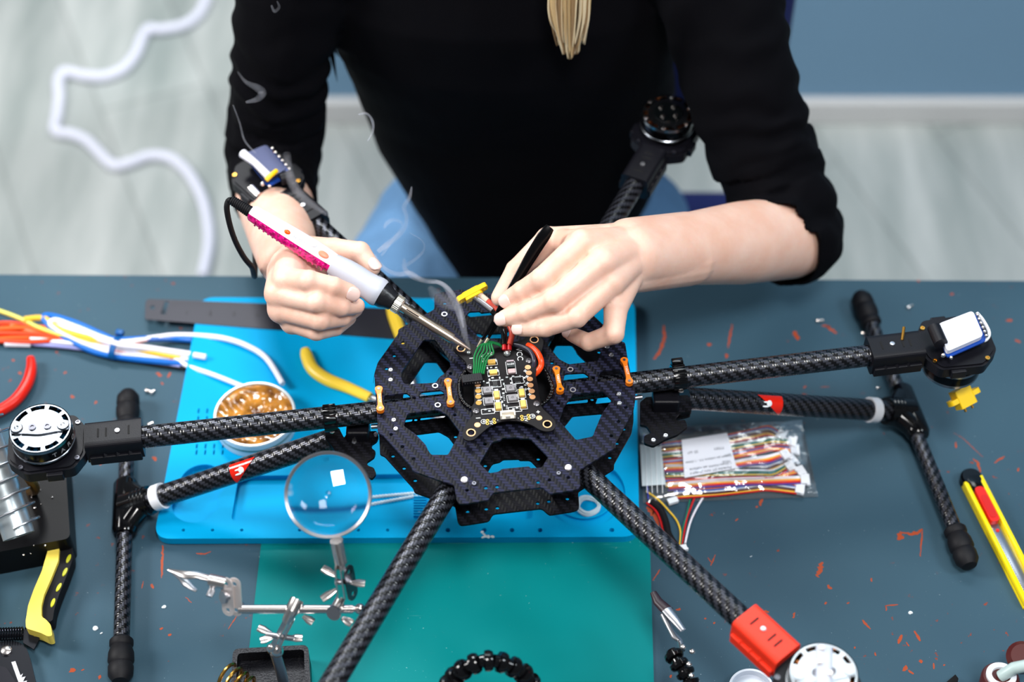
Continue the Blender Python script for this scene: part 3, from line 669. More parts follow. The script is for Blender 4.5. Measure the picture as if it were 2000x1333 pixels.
obj('jaw', sweep(PP([(1298, 1200, .072), (1311, 1232, .07), (1318, 1244, .07), (1328, 1252, .07), (1332, 1272, .074)]), [.0045, .0026, .0034, .0024, .0028], 12, flat=(1, .6)), STEEL, cc_)
for x, y in [(1334, 1264), (1352, 1273), (1346, 1298), (1351, 1320)]:
    bm = bmesh.new(); add_ball(bm, P(x, y, .084), .0026, None, .002, None, 12); obj('joint_screw', bm, CHROME, fa)
# ================================================================ utility knife
A = P(1890, 922, .0065); B = P(2022, 1180, .0065); ax = (B-A); ln = ax.length; ax.normalize()
Rk = Matrix((ax, Vector((0, 0, 1)).cross(ax), Vector((0, 0, 1)))).transposed(); M = xf((A.x, A.y, T), Rk); wd = .0105
kn = empty('utility_knife', (A.x, A.y, T), 'yellow snap-off utility knife with red slider beside the right landing skid', 'knife')
def kb(x0, x1, y0, y1, z0, z1, m, name, bev=.0008, **k): return obj(name, box((x1-x0, y1-y0, z1-z0), M @ xf(((x0+x1)/2, (y0+y1)/2, (z0+z1)/2)), bev), m, kn, **k)
SCY = mat('bright_yellow_abs', (255, 226, 0), 0.3)
kb(.012, ln, -wd, wd, 0, .004, SCY, 'body'); kb(.008, ln, .0055, wd, .003, .011, SCY, 'side_rail', .0018); kb(.012, ln, -wd, -.0058, .003, .011, SCY, 'side_rail', .0018)
kb(.020, ln, -.0058, .0056, .0038, .0062, mat('polished_rail', (205, 208, 214), 0.18, 1.0), 'metal_channel', .0003)
bm = bmesh.new(); add_lathe(bm, [(0, 0), (.0105, 0), (.0105, .009), (.009, .011), (0, .011)], M @ xf((.0085, 0, 0)), 28); add_box(bm, (.017, .0115, .010), M @ xf((.016, 0, .0065)), .001)
obj('end_cap', bm, BLACKG, kn)
sl = obj('slider', plate(round_poly([(.022, -.0046), (.062, -.0046), (.062, .0046), (.022, .0046)], .0045, 6), [], .006, .0125, M), REDP, kn, sharp=60)
b_ = bmesh.new(); add_plate(b_, round_poly([(.032, -.0033), (.058, -.0033), (.058, .0033), (.032, .0033)], .003, 5), [], .0120, .0130, M); obj('thumb_pad', b_, mat('red_slider_pad', (205, 18, 10), 0.4), sl)
kb(.062, ln, -.0046, .0036, .0060, .0068, mat('blade_steel', (150, 156, 168), 0.3, 0.9), 'blade', .0001)
obj('red_pin', lathe([(0, 0), (.0018, 0), (.0015, .001), (0, .0012)], M @ xf((.069, -.0004, .0068)), 16), REDP, kn)
bm = bmesh.new()
for k in range(36): add_lathe(bm, [(.0009, 0), (.0007, .0008), (0, .001)], M @ xf((.066+k*.0024, -.0040, .0064)), 8)
obj('detent_teeth', bm, STEEL, kn)
# ================================================================ hexacopter frame
HP = 0.170                      # top of the upper plate above the table
HA = 0.1535                     # axis of the arm tubes
dr = empty('hexacopter', P(990, 757, 0), 'black carbon fibre hexacopter frame with six tubular arms and a circuit board in the middle', 'drone')
def Wp(lst, h=HP): return [P(x, y, h).to_2d() for x, y in lst]
front = [(731, 731), (734, 775), (737, 820), (738, 846), (747, 849), (804, 912), (806, 920), (862, 940), (887, 947), (892, 978), (897, 985), (908, 984.5), (954, 977), (962, 963), (1000, 958.5), (1059, 952), (1074, 965),
         (1122, 957.5), (1131, 954), (1133.5, 948), (1131, 919), (1203, 874), (1202, 865), (1223, 828), (1237, 804), (1241, 781), (1241, 762)]
fw = Wp(front)
c2 = (P(731, 731, HP).to_2d() + P(1241, 781, HP).to_2d())*0.5
def sym(pts): return [c2*2-p for p in pts]
outer = fw + sym(fw)[1:]
outer = round_poly(outer, 0.0022, 3)
LB = Wp([(784, 727), (784, 741), (790, 751), (851, 748), (858, 737), (870, 729), (880, 716), (878, 703), (850, 664), (827, 664)])
RF = Wp([(1103, 791), (1110, 783), (1120, 770), (1178, 765), (1195, 782), (1176, 808), (1162, 841), (1158, 853), (1125, 860), (1092, 822)])
LF = Wp([(796, 808), (855, 800.5), (874, 811), (898, 843), (890, 861), (875, 889), (842, 889), (835, 878), (832, 870), (811, 848), (788, 832)])
CF_ = Wp([(936, 906), (961, 864), (977, 860), (982, 855.5), (1013, 854.6), (1016, 857), (1036, 857), (1071, 893), (1058, 914), (1036, 915), (1033, 911.6), (980, 916.5), (974, 922), (956, 925)])
slots = [Wp([(750, 773), (794, 767.5), (802, 774), (803, 781), (750, 788)]), Wp([(821, 766), (861.5, 762), (867, 766), (868, 773), (817, 779)]),
         Wp([(1103, 730), (1141, 728), (1150, 735), (1151, 744), (1099, 748)]), Wp([(1173, 724.5), (1210, 720), (1218, 731), (1220, 741), (1165, 747)])]
mid = Wp([(900, 742), (898, 765), (906, 788), (928, 803), (1050, 796), (1070, 782), (1079, 762), (1066, 730), (1045, 705), (930, 706)])
small = [(787, 670), (770, 695), (755, 720), (880, 730), (809, 777.5), (888, 811), (786, 873), (808, 897), (912, 958), (949, 953), (971, 951), (947, 868), (1052, 855), (1051, 942), (1073, 938), (1110, 933), (1078, 709), (1159, 738), (1090, 788), (1222, 796), (1208, 824), (1194, 852), (764, 849)]
sm = [circ(*P(x, y, HP).to_2d(), .0017, 12) for x, y in small]
sm += [circ(*(c2*2-P(x, y, HP).to_2d()), .0017, 12) for x, y in [(786, 873), (808, 897), (912, 958), (949, 953), (971, 951), (1110, 933)]]
big = [round_poly(h, .0018, 3) for h in (LB, RF, LF, CF_, sym(LF), sym(CF_))] + [round_poly(s_, .0018, 3) for s_ in slots] + [round_poly(mid, .003, 4)]
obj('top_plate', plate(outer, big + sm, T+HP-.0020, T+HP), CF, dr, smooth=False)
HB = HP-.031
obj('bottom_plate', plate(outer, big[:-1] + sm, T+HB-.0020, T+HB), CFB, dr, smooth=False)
# braided edge protector around the middle opening
bm = bmesh.new(); pm = round_poly(mid, .006, 6); ctr = sum((Vector(q) for q in pm), Vector((0, 0)))/len(pm)
loop = [Vector((*(ctr+(Vector(q)-ctr)*1.02), T+HP+.0012)) for q in pm]; loop.append(loop[0])
bm_l = []
for a, b in zip(loop, loop[1:]):
    n_ = max(1, int((b-a).length/.0022))
    for i in range(n_): bm_l.append(a.lerp(b, i/n_))
for k, q in enumerate(bm_l): add_ball(bm, q+Vector((0, 0, .0006*(k % 2))), .0021, .0021, .0018, None, 8)
obj('opening_trim', bm, BLACKG, dr)
for x, y in [(768, 790), (905, 935), (1085, 928), (1205, 757), (940, 850), (1050, 640)]:
    a = P(x, y, HP).to_2d(); obj('standoff', tube_between((a.x, a.y, T+HB), (a.x, a.y, T+HP-.002), .0028, 6), BLACKP, dr, smooth=False)
def screw(x, y, h, r, m, parent, name='screw', hgt=.0014):
    c = P(x, y, h); bm = bmesh.new()
    add_lathe(bm, [(0, 0), (r, 0), (r, hgt*.5), (r*.75, hgt), (r*.42, hgt), (r*.42, hgt*.35), (0, hgt*.35)], xf(c), 16)
    return obj(name, bm, m, parent)
for x, y in [(907, 938), (1110, 914)]: screw(x, y, HP, .0031, mat('bright_screw', (235, 230, 236), .3, .7), dr, 'bright_screw')
for x, y in [(926, 946), (1091, 926), (763, 724), (763, 743.5), (769, 822), (773, 839), (1186, 678), (1194, 694), (1209, 771), (1210, 789)]: screw(x, y, HP, .0023, STEEL if y < 900 else DSTEEL, dr)
for x, y in [(868, 615), (850, 755), (855, 792.5), (1114, 723), (1119, 763), (975, 613)]:
    c = P(x, y, HP); obj('grommet', lathe([(.0017, 0), (.0027, 0), (.0027, .0009), (.0017, .0009)], xf(c), 16, closed=True), STEEL, dr)
# orange links
def link(x0, y0, x1, y1):
    a = P(x0, y0, HP+.004); b = P(x1, y1, HP+.004); d = (b-a); ln = d.length; d.normalize(); R = Matrix((d, Vector((0, 0, 1)).cross(d), Vector((0, 0, 1)))).transposed()
    rr = .0036; o_ = []
    for k in range(11): t = math.pi*.32+ (2*math.pi-2*math.pi*.32)*k/10; o_.append((rr*math.cos(t), rr*math.sin(t)))
    for k in range(11): t = -math.pi+math.pi*.32+(2*math.pi-2*math.pi*.32)*k/10; o_.append((ln+rr*math.cos(t), rr*math.sin(t)))
    hl = [circ(0, 0, .0011, 10), circ(ln, 0, .0011, 10)]
    M = xf(a-Vector((0, 0, .004)), R)
    pts = o_[:6][::-1] if False else o_
    bm = bmesh.new(); neck = .0019
    half = [(rr*.9*math.cos(t), rr*math.sin(t)) for t in [math.pi*.25, math.pi*.5, math.pi*.75, math.pi, math.pi*1.25, math.pi*1.5, math.pi*1.75]]
    o2 = half + [(ln*.2, -neck), (ln*.8, -neck)] + [(ln-x, y) for x, y in half[::-1]][0:0] + [(ln+rr*.9*math.cos(t), rr*math.sin(t)) for t in [-math.pi*.75, -math.pi*.5, -math.pi*.25, 0, math.pi*.25, math.pi*.5, math.pi*.75]] + [(ln*.8, neck), (ln*.2, neck)]
    add_plate(bm, round_poly(o2, .001, 3), hl, .0018, .0060, M)
    o = obj('orange_link', bm, ORANGE, dr, smooth=False)
    me = text_bm('TAROT', .0030, M @ xf((ln*.5, 0, .0061)), .00005); me2 = bmesh.new(); add_mesh(me2, me); obj('lettering', me2, INK, o, smooth=False)
    for xx in (0, ln): obj('link_screw', lathe([(0, .004), (.0013, .004), (.0013, .0063), (0, .0063)], M @ xf((xx, 0, 0)), 10), DSTEEL, o)
link(740, 762, 743, 800); link(875, 747, 880, 788); link(1086.5, 723, 1094, 763); link(1219, 706, 1229, 747)
# ---------------------------------------------------------------- arms
def arm(a, b, r=.0094, name='arm_tube'):
    return obj(name, sweep([a, b], r, 32), CFT, dr, sharp=60)
def clamp_block(a, b, w, h, m, parent, r=.0094, ribs=True):
    """moulded clamp from a to b round the end of the tube"""
    a = Vector(a); b = Vector(b); d = b-a; ln = d.length; d.normalize(); y = Vector((0, 0, 1)).cross(d).normalized(); z = d.cross(y)
    R = Matrix((d, y, z)).transposed(); M = xf(a, R)
    prof = round_poly(rect(w, h), .005, 5)
    bm = bmesh.new(); RR = Matrix((y, z, d)).transposed()
    add_plate(bm, prof, [], 0, ln, xf(a, RR))
    for s in (1, -1):
        for k in range(3):
            add_lathe(bm, [(0, -.001), (.0032, -.0008), (0, .0035)], M @ xf((ln*(.25+.22*k), s*w*.5, -h*.05), frame(Vector((0, s, 0)))), 4)
        add_box(bm, (ln*.92, .004, .010), M @ xf((ln*.5, s*w*.52, -h*.25)), .001)
    o = obj('arm_clamp', bm, m, parent, smooth=False)
    sl = bmesh.new()
    for t in (.22, .62, .76): add_plate(sl, round_poly(rect(.0016, .0095), .0007, 3), [], h/2-.0001, h/2+.0003, M @ xf((ln*t, 0, 0)))
    obj('clamp_slot', sl, mat('slot_black', (4, 4, 6), .8), o, smooth=False)
    obj('clamp_screw', lathe([(0, 0), (.0024, 0), (.0022, .0012), (0, .0014)], M @ xf((ln*.42, 0, h/2)), 14), STEEL, o)
    return o, M
def motor(center, up, parent, style='silver', lift=.010, R0=.0262):
    """brushless motor; bell top faces up (+1) or down (-1)"""
    c = Vector(center); Rz = rotz(0.09)
    if up < 0: Rz = Rz @ Matrix.Rotation(math.pi, 3, 'X')
    M = xf(c, Rz)
    mt = empty('motor', c); reparent(mt, parent)
    h0 = lift
    bell = mat('black_bell', (10, 10, 14), .18, .6)
    rim = SILVER if style != 'clear' else mat('frosted_silver', (214, 222, 228), .35, .5)
    obj('bell', lathe([(R0*.7, h0), (R0*.99, h0), (R0, h0+.001), (R0, h0+.0135), (R0*.93, h0+.0135), (R0*.9, h0+.006), (R0*.7, h0+.004)], M, 56, closed=True), bell, mt)
    obj('bell_ring', lathe([(R0*1.0, h0-.0012), (R0*1.02, h0-.0005), (R0*1.02, h0+.0012), (R0*1.0, h0+.0016), (R0*.9, h0)], M, 56, closed=True), rim, mt)
    # spoked cap with windows
    wins = []
    nw = 9
    for k in range(nw):
        a0 = 2*math.pi*(k+.12)/nw; a1 = 2*math.pi*(k+.88)/nw
        wins.append([Vector((R0*.925*math.cos(a0+(a1-a0)*i/6), R0*.925*math.sin(a0+(a1-a0)*i/6))) for i in range(7)] + [Vector((R0*.765*math.cos(a1-(a1-a0)*i/6), R0*.765*math.sin(a1-(a1-a0)*i/6))) for i in range(7)])
    obj('cap', plate(circ(0, 0, R0*1.0, 56), wins, h0+.0135, h0+.0155, M), rim, mt, smooth=False)
    obj('rim', lathe([(R0*.97, h0+.0155), (R0*1.0, h0+.0155), (R0*1.005, h0+.0125), (R0*.985, h0+.0120)], M, 56, closed=True), rim, mt)
    bm = bmesh.new()
    for k in range(18):
        a = 2*math.pi*k/18; add_box(bm, (R0*.34, .0046, .008), M @ xf((R0*.74*math.cos(a), R0*.74*math.sin(a), h0+.0075), rotz(a)), .0016)
    obj('windings', bm, mat('dark_teal_winding', (10, 60, 90), .25, .6) if style == 'silver' else COPPER, mt)
    obj('stator', lathe([(0, h0-.004), (R0*.55, h0-.004), (R0*.6, h0), (R0*.6, h0+.011), (0, h0+.011)], M, 32), mat('stator_grey', (60, 62, 68), .4, .7), mt)
    obj('motor_base', lathe([(0, 0), (R0*.8, 0), (R0*.85, h0*.5), (R0*.6, h0*.9), (0, h0*.9)], M, 32), BLACKP, mt)
    if style == 'silver' or style == 'clear':
        sp = round_poly([(-R0*.93, -R0*.20), (-R0*.5, -R0*.22), (0, -R0*.30), (R0*.5, -R0*.22), (R0*.93, -R0*.20), (R0*.93, R0*.20), (R0*.5, R0*.22), (0, R0*.30), (-R0*.5, R0*.22), (-R0*.93, R0*.20)], .004, 4)
        pr = obj('propeller_hub', plate(sp, [], h0+.0155, h0+.0172, M), rim, mt, smooth=False)
        for s in (-1, 1):
            obj('hub_screw', lathe([(0, 0), (.0048, 0), (.0052, .0006), (.0046, .0014), (.002, .0014), (.0012, .0008), (0, .0008)], M @ xf((s*R0*.74, 0, h0+.0172)), 24), rim, pr)
            obj('cap_bolt', lathe([(0, 0), (.0032, 0), (.0032, .0012), (.0016, .0012), (.0014, .0004), (0, .0004)], M @ xf((s*R0*.24, 0, h0+.0172)), 18), DSTEEL, pr)
        if style == 'silver':
            bm = bmesh.new()
            for txt, a0, sgn in (('SECURED BEFORE FLYING', math.radians(155), -1), ('WARNING  CHECK PROPELLER IS', math.radians(203), 1)):
                n_ = len(txt); step = math.radians(130 if sgn < 0 else 142)/n_
                for i, chx in enumerate(txt):
                    if chx == ' ': continue
                    a = a0 + sgn*step*(i+.5); q = M @ xf((R0*.66*math.cos(a), R0*.66*math.sin(a), h0+.0156), rotz(a+(-math.pi/2 if sgn < 0 else math.pi/2)))
                    add_mesh(bm, text_bm(chx, .0027, q, .00004))
            obj('warning_text', bm, mat('pale_engraving', (235, 238, 244), .6), mt, smooth=False)
            bm = bmesh.new()
            for i, chx in enumerate('TAROT'):
                a = math.radians(-62+17*i); n_ = Vector((math.cos(a), math.sin(a), 0)); tx = Vector((-math.sin(a), math.cos(a), 0))
                R_ = Matrix((tx, Vector((0, 0, 1)), n_)).transposed()
                add_mesh(bm, text_bm(chx, .0068, M @ xf(n_*(R0+.0002)+Vector((0, 0, h0+.0068)), R_), .00004))
            obj('side_lettering', bm, mat('grey_print', (150, 150, 155), .5), mt, smooth=False)
    else:
        obj('shaft_hub', lathe([(0, h0+.0155), (R0*.55, h0+.0155), (R0*.52, h0+.017), (0, h0+.017)], M, 32), mat('black_hub', (14, 18, 20), .15, .5), mt)
        for k in range(4):
            a = math.pi/4+k*math.pi/2; obj('cap_bolt', lathe([(0, 0), (.0022, 0), (.0020, .0016), (0, .0018)], M @ xf((R0*.34*math.cos(a), R0*.34*math.sin(a), h0+.017)), 12), CHROME, mt)
        for k in range(6):
            a = 2*math.pi*k/6+.2; obj('rim_bolt', lathe([(0, 0), (.0022, 0), (.0018, .0014), (0, .0016)], M @ xf((R0*.88*math.cos(a), R0*.88*math.sin(a), h0+.0155)), 12), CHROME, mt)
    return mt
def mount(c, d, m, parent, h=.011, w=.030):
    """octagonal motor mount centred on c, open end towards d"""
    d = Vector(d).normalized(); y = Vector((0, 0, 1)).cross(d); R = Matrix((d, y, Vector((0, 0, 1)))).transposed(); M = xf(c, R)
    o_ = [(-.034, -.014), (-.024, -.029), (.016, -.030), (.032, -.014), (.032, .014), (.016, .030), (-.024, .029), (-.034, .014)]
    bm = bmesh.new(); add_plate(bm, round_poly([Vector(q) for q in o_], .004, 4), [], -h, 0, M); add_plate(bm, round_poly([Vector(q)*.93 for q in o_], .004, 4), [], 0, .0016, M)
    add_box(bm, (.014, .006, h*.8), M @ xf((-.008, -.030, -h*.5)), .001); add_box(bm, (.014, .006, h*.8), M @ xf((-.008, .030, -h*.5)), .001)
    o = obj('motor_mount', bm, m, parent, smooth=False)
    for q in ((-.027, -.019), (-.027, .019), (.020, -.023), (.020, .023)):
        obj('mount_screw', lathe([(0, 0), (.0022, 0), (.0022, .001), (.0013, .001), (.0013, .0004), (0, .0004)], M @ xf((q[0], q[1], .0016)), 14), GOLD if parent.get('inv') else DSTEEL, o)
    return o, M
cc3 = Vector((c2.x, c2.y, T+HA))
ROT = 'drone arm'
def build_arm(tip_px, kind, colr, tip_h):
    tip = P(*tip_px, tip_h); d = tip-Vector((c2.x, c2.y, tip.z)); d.z = 0; dist = d.length; d.normalize()
    ar = empty('arm', cc3 + d*.07); reparent(ar, dr)
    if kind == 'inv': ar['inv'] = 1
    end = cc3 + d*(dist-.046)
    obj('tube', sweep([cc3+d*.052, end], .0098, 32), CFT, ar, sharp=60)
    mm = BLACKP if colr == 'black' else mat('red_anodised_mount', (232, 50, 24), .4)
    o, M = clamp_block(cc3+d*(dist-.082), cc3+d*(dist-.034), .028, .025, mm, ar)
    if colr != 'black': add = BLACKP
    o2, M2 = mount(Vector((tip.x, tip.y, T+HA+.004)), d, BLACKP if colr == 'black' else BLACKP, ar)
    return ar, tip, d
arL, tL, dL = build_arm((86, 858), 'up', 'black', HA+.012)
mL = motor(Vector((tL.x, tL.y, T+HA+.004)), 1, dr, 'silver', .008)
arR, tR, dR = build_arm((1870, 669), 'inv', 'black', HA+.004)
mR = motor(Vector((tR.x, tR.y, T+HA-.007)), -1, dr, 'copper', .008)
arBR, tBR, dBR = build_arm((1303, 240), 'up', 'black', HA+.015)
mBR = motor(Vector((tBR.x, tBR.y, T+HA+.004)), 1, dr, 'copper', .009)
arBL, tBL, dBL = build_arm((520, 345), 'inv', 'black', HA+.004)
mBL = motor(Vector((tBL.x, tBL.y, T+HA-.007)), -1, dr, 'copper', .008)
arFR, tFR, dFR = build_arm((1606, 1325), 'up', 'red', HA+.020)
mFR = motor(Vector((tFR.x, tFR.y, T+HA+.004)), 1, dr, 'clear', .008)
arFL, tFL, dFL = build_arm((525, 1520), 'up', 'black', HA+.012)
mFL = motor(Vector((tFL.x, tFL.y, T+HA+.004)), 1, dr, 'silver', .008)
# propeller adapter on the front right motor
q = Vector((tFR.x, tFR.y, T+HA+.029)); 
ad = obj('propeller_adapter', box((.013, .046, .007), xf(q, rotz(-.12)), .003, 4), mat('milky_plastic', (214, 220, 236), .3, trans=.3), dr)
for k, (dx, dy) in enumerate([(0, .018), (-.003, .006), (.004, -.004), (-.002, -.014)]): obj('adapter_screw', lathe([(0, 0), (.0026, 0), (.0022, .0018), (0, .002)], xf(q+Vector((dx, dy, .0035))), 12), CHROME, ad)
# speed controllers on the two inverted arms
def esc(pxs, h, parent, cap_a, cap_b, capr=.0068, hs=None):
    e = empty('speed_controller', P(pxs[0][0], pxs[0][1], h)); reparent(e, parent)
    q = [P(x, y, h) for x, y in pxs]
    o_ = round_poly([v.to_2d() for v in q], .004, 4)
    obj('heatsink', plate(o_, [], T+h-.005, T+h), hs or mat('white_heatsink', (226, 228, 240), .35, .1), e, smooth=False)
    ctr = sum((v.to_2d() for v in q), Vector((0, 0)))/4
    lo = [ctr+(v-ctr)*1.10+Vector((.002, 0)) for v in o_]
    obj('control_board', plate(lo, [], T+h-.0075, T+h-.006), mat('blue_circuit_board', (16, 70, 165), .4), e, smooth=False)
    if cap_a: obj('capacitor', sweep(PP([cap_a, cap_b]), [capr*.9, capr, capr, capr*.9], 24), BLACKP, e)
    bm = bmesh.new()
    a, b = q[1], q[2]
    for k in range(6): 
        v = a.lerp(b, (k+.5)/6)+Vector((.004, .0, -.003)); add_ball(bm, v, .0018, None, None, None, 10)
    v = q[3]; add_ball(bm, v+Vector((-.003, -.001, -.004)), .0022, None, None, None, 10); add_ball(bm, v+Vector((.004, -.003, -.005)), .0018, None, None, None, 10)
    obj('solder_joint', bm, CHROME, e)
    return e
e1 = esc([(1832, 633), (1900, 607), (1921, 656), (1850, 687)], HA+.022, dr, (1824, 640, HA+.023), (1838, 672, HA+.023))
wr = obj('white_wire', sweep(smooth_path(PP([(1908, 612, HA+.016), (1920, 626, HA+.016), (1932, 650, HA+.014), (1926, 664, HA+.013), (1912, 667, HA+.013)]), 5), .0016, 8), WHITEP, e1)
e2 = esc([(478, 300), (520, 282), (560, 330), (518, 352)], HA+.022, dr, (548, 350, HA+.02), (572, 344, HA+.02), .0068, mat('blue_grey_heatsink', (62, 68, 98), .2, .5))
obj('white_bar', sweep(PP([(474, 300, HA+.026), (498, 318, HA+.026), (524, 344, HA+.024)]), [.0045, .0034, .0038], 12), mat('white_bright_bar', (240, 240, 252), .3), e2)
obj('yellow_tape', sweep(PP([(520, 352, HA+.026), (530, 342, HA+.028), (540, 334, HA+.026)]), .0022, 10), YELP, e2)
obj('silver_can', sweep(PP([(490, 368, HA+.006), (506, 384, HA+.004)]), .005, 14), CHROME, e2)
# pins and stray metal on the right arm
obj('threaded_pin', sweep([P(1762, 665, HA+.0125), P(1764, 645, HA+.0125)+Vector((0, 0, .004))], .0014, 10), GOLD, arR)
# tube brackets near the plates
def strap(x, y, parent, nm='cable_saddle'):
    c = P(x, y, HA); d = (c-Vector((cc3.x, cc3.y, c.z))).normalized(); y_ = Vector((0, 0, 1)).cross(d)
    R = Matrix((y_, Vector((0, 0, 1)), d)).transposed(); bm = bmesh.new()
    add_lathe(bm, [(.0098, -.0058), (.0116, -.0058), (.0122, 0), (.0116, .0058), (.0098, .0058)], xf(c, R), 28, closed=True)
    for k in range(9):
        a = math.radians(20+16*k); add_box(bm, (.0012, .0108, .0012), xf(c, R) @ xf((.0121*math.cos(a), .0121*math.sin(a), 0), rotz(a)) @ Matrix.Rotation(math.pi/2, 4, 'X'), .0003)
    add_box(bm, (.004, .009, .010), xf(c+Vector((0, 0, -.0125)), R), .001)
    add_box(bm, (.006, .006, .0105), xf(c+y_*.009+Vector((0, 0, .010)), R), .001)
    o = obj(nm, bm, BLACKG, parent, smooth=True)
    return o
s1 = strap(645, 818, arL); s2 = strap(1325, 737, arR)
screw(649, 843, HA-.006, .0026, CHROME, arL); screw(1330, 764, HA-.006, .0026, CHROME, arR)
# ---------------------------------------------------------------- circuit board
HBD = .1795
pcb = plate(round_poly(Wp([(903, 845), (904, 857), (915, 862), (926, 859), (937, 849), (955, 834), (970, 826), (990, 821.5), (1015, 823), (1038, 830), (1054, 840), (1066, 843.5), (1079, 842), (1086, 834), (1084, 822), (1070, 808), (1058, 797), (1055, 783), (1050, 750), (1046, 733),
      (1049, 716), (1052, 700), (1058, 686), (1062, 668), (1055, 655), (1042, 653), (1028, 660), (1010, 668), (985, 672), (955, 674), (930, 676), (914, 670), (898, 668), (887, 676), (886, 685), (899, 697), (909, 706), (912, 712), (910, 719), (915, 727), (924, 730),
      (925, 745), (926, 770), (927, 786), (921, 795), (921, 803), (925, 810), (912, 826)], HBD), .003, 4),
      [circ(*P(x, y, HBD).to_2d(), .0028, 18) for x, y in [(920, 845.5), (1069, 829), (1043.5, 664), (900.5, 681)]], T+HBD-.0016, T+HBD)
bd = obj('circuit_board', pcb, mat('black_solder_mask', (16, 13, 16), .45, spec=.2), dr, smooth=False)
bm = bmesh.new()
edge = mat('board_edge', (150, 150, 120), .5)
for x, y in [(920, 845.5), (1069, 829), (1043.5, 664), (900.5, 681)]:
    obj('ring_pad', lathe([(.0030, 0), (.0040, 0), (.0040, .0002), (.0030, .0002)], xf(P(x, y, HBD)), 24, closed=True), mat('gold_pad', (226, 170, 122), .35, .5), bd)
for x, y in [(1031, 718), (1033, 729), (1035, 741), (1036, 753), (1038.6, 764.5), (1040, 776), (933, 752), (934, 764), (934, 775.5), (935, 787.5), (932.5, 830.6), (1053, 817)]:
    obj('solder_pad', lathe([(0, 0), (.0027, 0), (.0026, .0003), (0, .0003)], xf(P(x, y, HBD)) @ Matrix.Diagonal((1, .95, 1, 1)), 20), MATS['gold_pad'] if x > 940 or y in (830.6, 752) else mat('tinned_pad', (150, 116, 60), .35, .8), bd)
bx = (P(1040, 776, HBD)-P(1031, 718, HBD)); by_ = -bx.normalized(); bxx = Vector((by_.y, -by_.x, 0)); RB = Matrix((bxx, by_, Vector((0, 0, 1)))).transposed()
def comp(x, y, w, l, h, m, name, bev=.0003, z=0, hh_=None):
    return obj(name, box((w, l, h), xf(P(x, y, HBD+(hh_ or h)) + Vector((0, 0, -h/2+z)), RB), bev), m, bd, smooth=False)
IND = mat('grey_inductor', (132, 130, 134), .45); TAN = mat('yellow_tantalum', (240, 190, 92), .4); CHIP = mat('chip_black', (14, 14, 16), .35); SMD = mat('solder_tin', (205, 214, 216), .25, .7)
for x, y in [(952, 763), (955, 784), (997, 759), (1001, 778)]:
    o = comp(x, y-2, .0072, .0066, .0032, IND, 'inductor'); bm = bmesh.new(); c = P(x, y-2, HBD+.0032)
    add_mesh(bm, text_bm('CJ', .0026, xf(c+Vector((0, 0, .0001)), RB @ rotz(-math.pi/2)), .00004)); obj('inductor_mark', bm, CHIP, o, smooth=False)
    obj('inductor_foot', box((.0080, .0026, .0012), xf(P(x, y-2, HBD)+Vector((0, 0, .0006)), RB), .0002), SMD, o, smooth=False)
for x, y, hz in [(960, 708, 1), (963.5, 728, 1), (970, 772, 0), (973, 794, 0), (1019, 768, 0), (1022, 790, 0)]:
    w_, l_ = (.0066, .0042) if hz else (.0046, .0072)
    o = comp(x, y-2, w_, l_, .0030, TAN, 'tantalum_capacitor')
    obj('capacitor_foot', box((w_+(.0022 if hz else -.001), l_+(-.001 if hz else .0022), .0012), xf(P(x, y-2, HBD)+Vector((0, 0, .0006)), RB), .0002), SMD, o, smooth=False)
obj('shunt_resistor', box((.0066, .0050, .0022), xf(P(998, 714, HBD+.0012), RB), .0003), mat('shunt_dark', (34, 44, 44), .4), bd, smooth=False)
obj('shunt_resistor', box((.0066, .0046, .0028), xf(P(999.5, 726, HBD+.0016), RB), .0004), mat('shunt_pink_metal', (205, 178, 178), .35, .6), bd, smooth=False)
obj('shunt_resistor_end', box((.0066, .0018, .0026), xf(P(996.5, 706.5, HBD+.0014), RB), .0004), mat('shunt_grey', (170, 158, 164), .35, .6), bd, smooth=False)
for x, y in [(967, 749), (1011, 742)]:
    o = comp(x, y, .0046, .0042, .0014, CHIP, 'chip')
    bm = bmesh.new(); c = P(x, y, HBD+.0004)
    for k in range(4):
        for s in (-1, 1): add_box(bm, (.0006, .0016, .0005), xf(c, RB) @ xf(((k-1.5)*.00125, s*.0030, 0)), .0001)
    obj('chip_leg', bm, SMD, o, smooth=False)
random.seed(11)
smd = [(956, 742), (952, 748), (981, 742), (984, 750), (983, 760), (983, 768), (981, 785), (955, 735), (962, 738), (976, 738), (948, 800), (956, 803), (963, 800), (1003, 799), (1010, 797), (997, 740), (999, 748), (1002, 735), (1024, 745), (1026, 752), (1024, 738), (1016, 735),
       (959, 718), (969, 718), (952, 719), (944, 745), (990, 737), (1027, 760), (944, 706), (979, 776), (985, 792), (1006, 752), (1019, 756), (950, 708)]
for k, (x, y) in enumerate(smd):
    o = comp(x, y, .0022 if k % 3 else .0014, .0014 if k % 3 else .0024, .0009, SMD if k % 4 else mat('smd_white', (236, 240, 238), .4), 'surface_component', .0002)
bm = bmesh.new()       # white outlines and marks of the print
def bar(x, y, w, l): add_box(bm, (w, l, .00006), xf(P(x, y, HBD+.00005), RB))
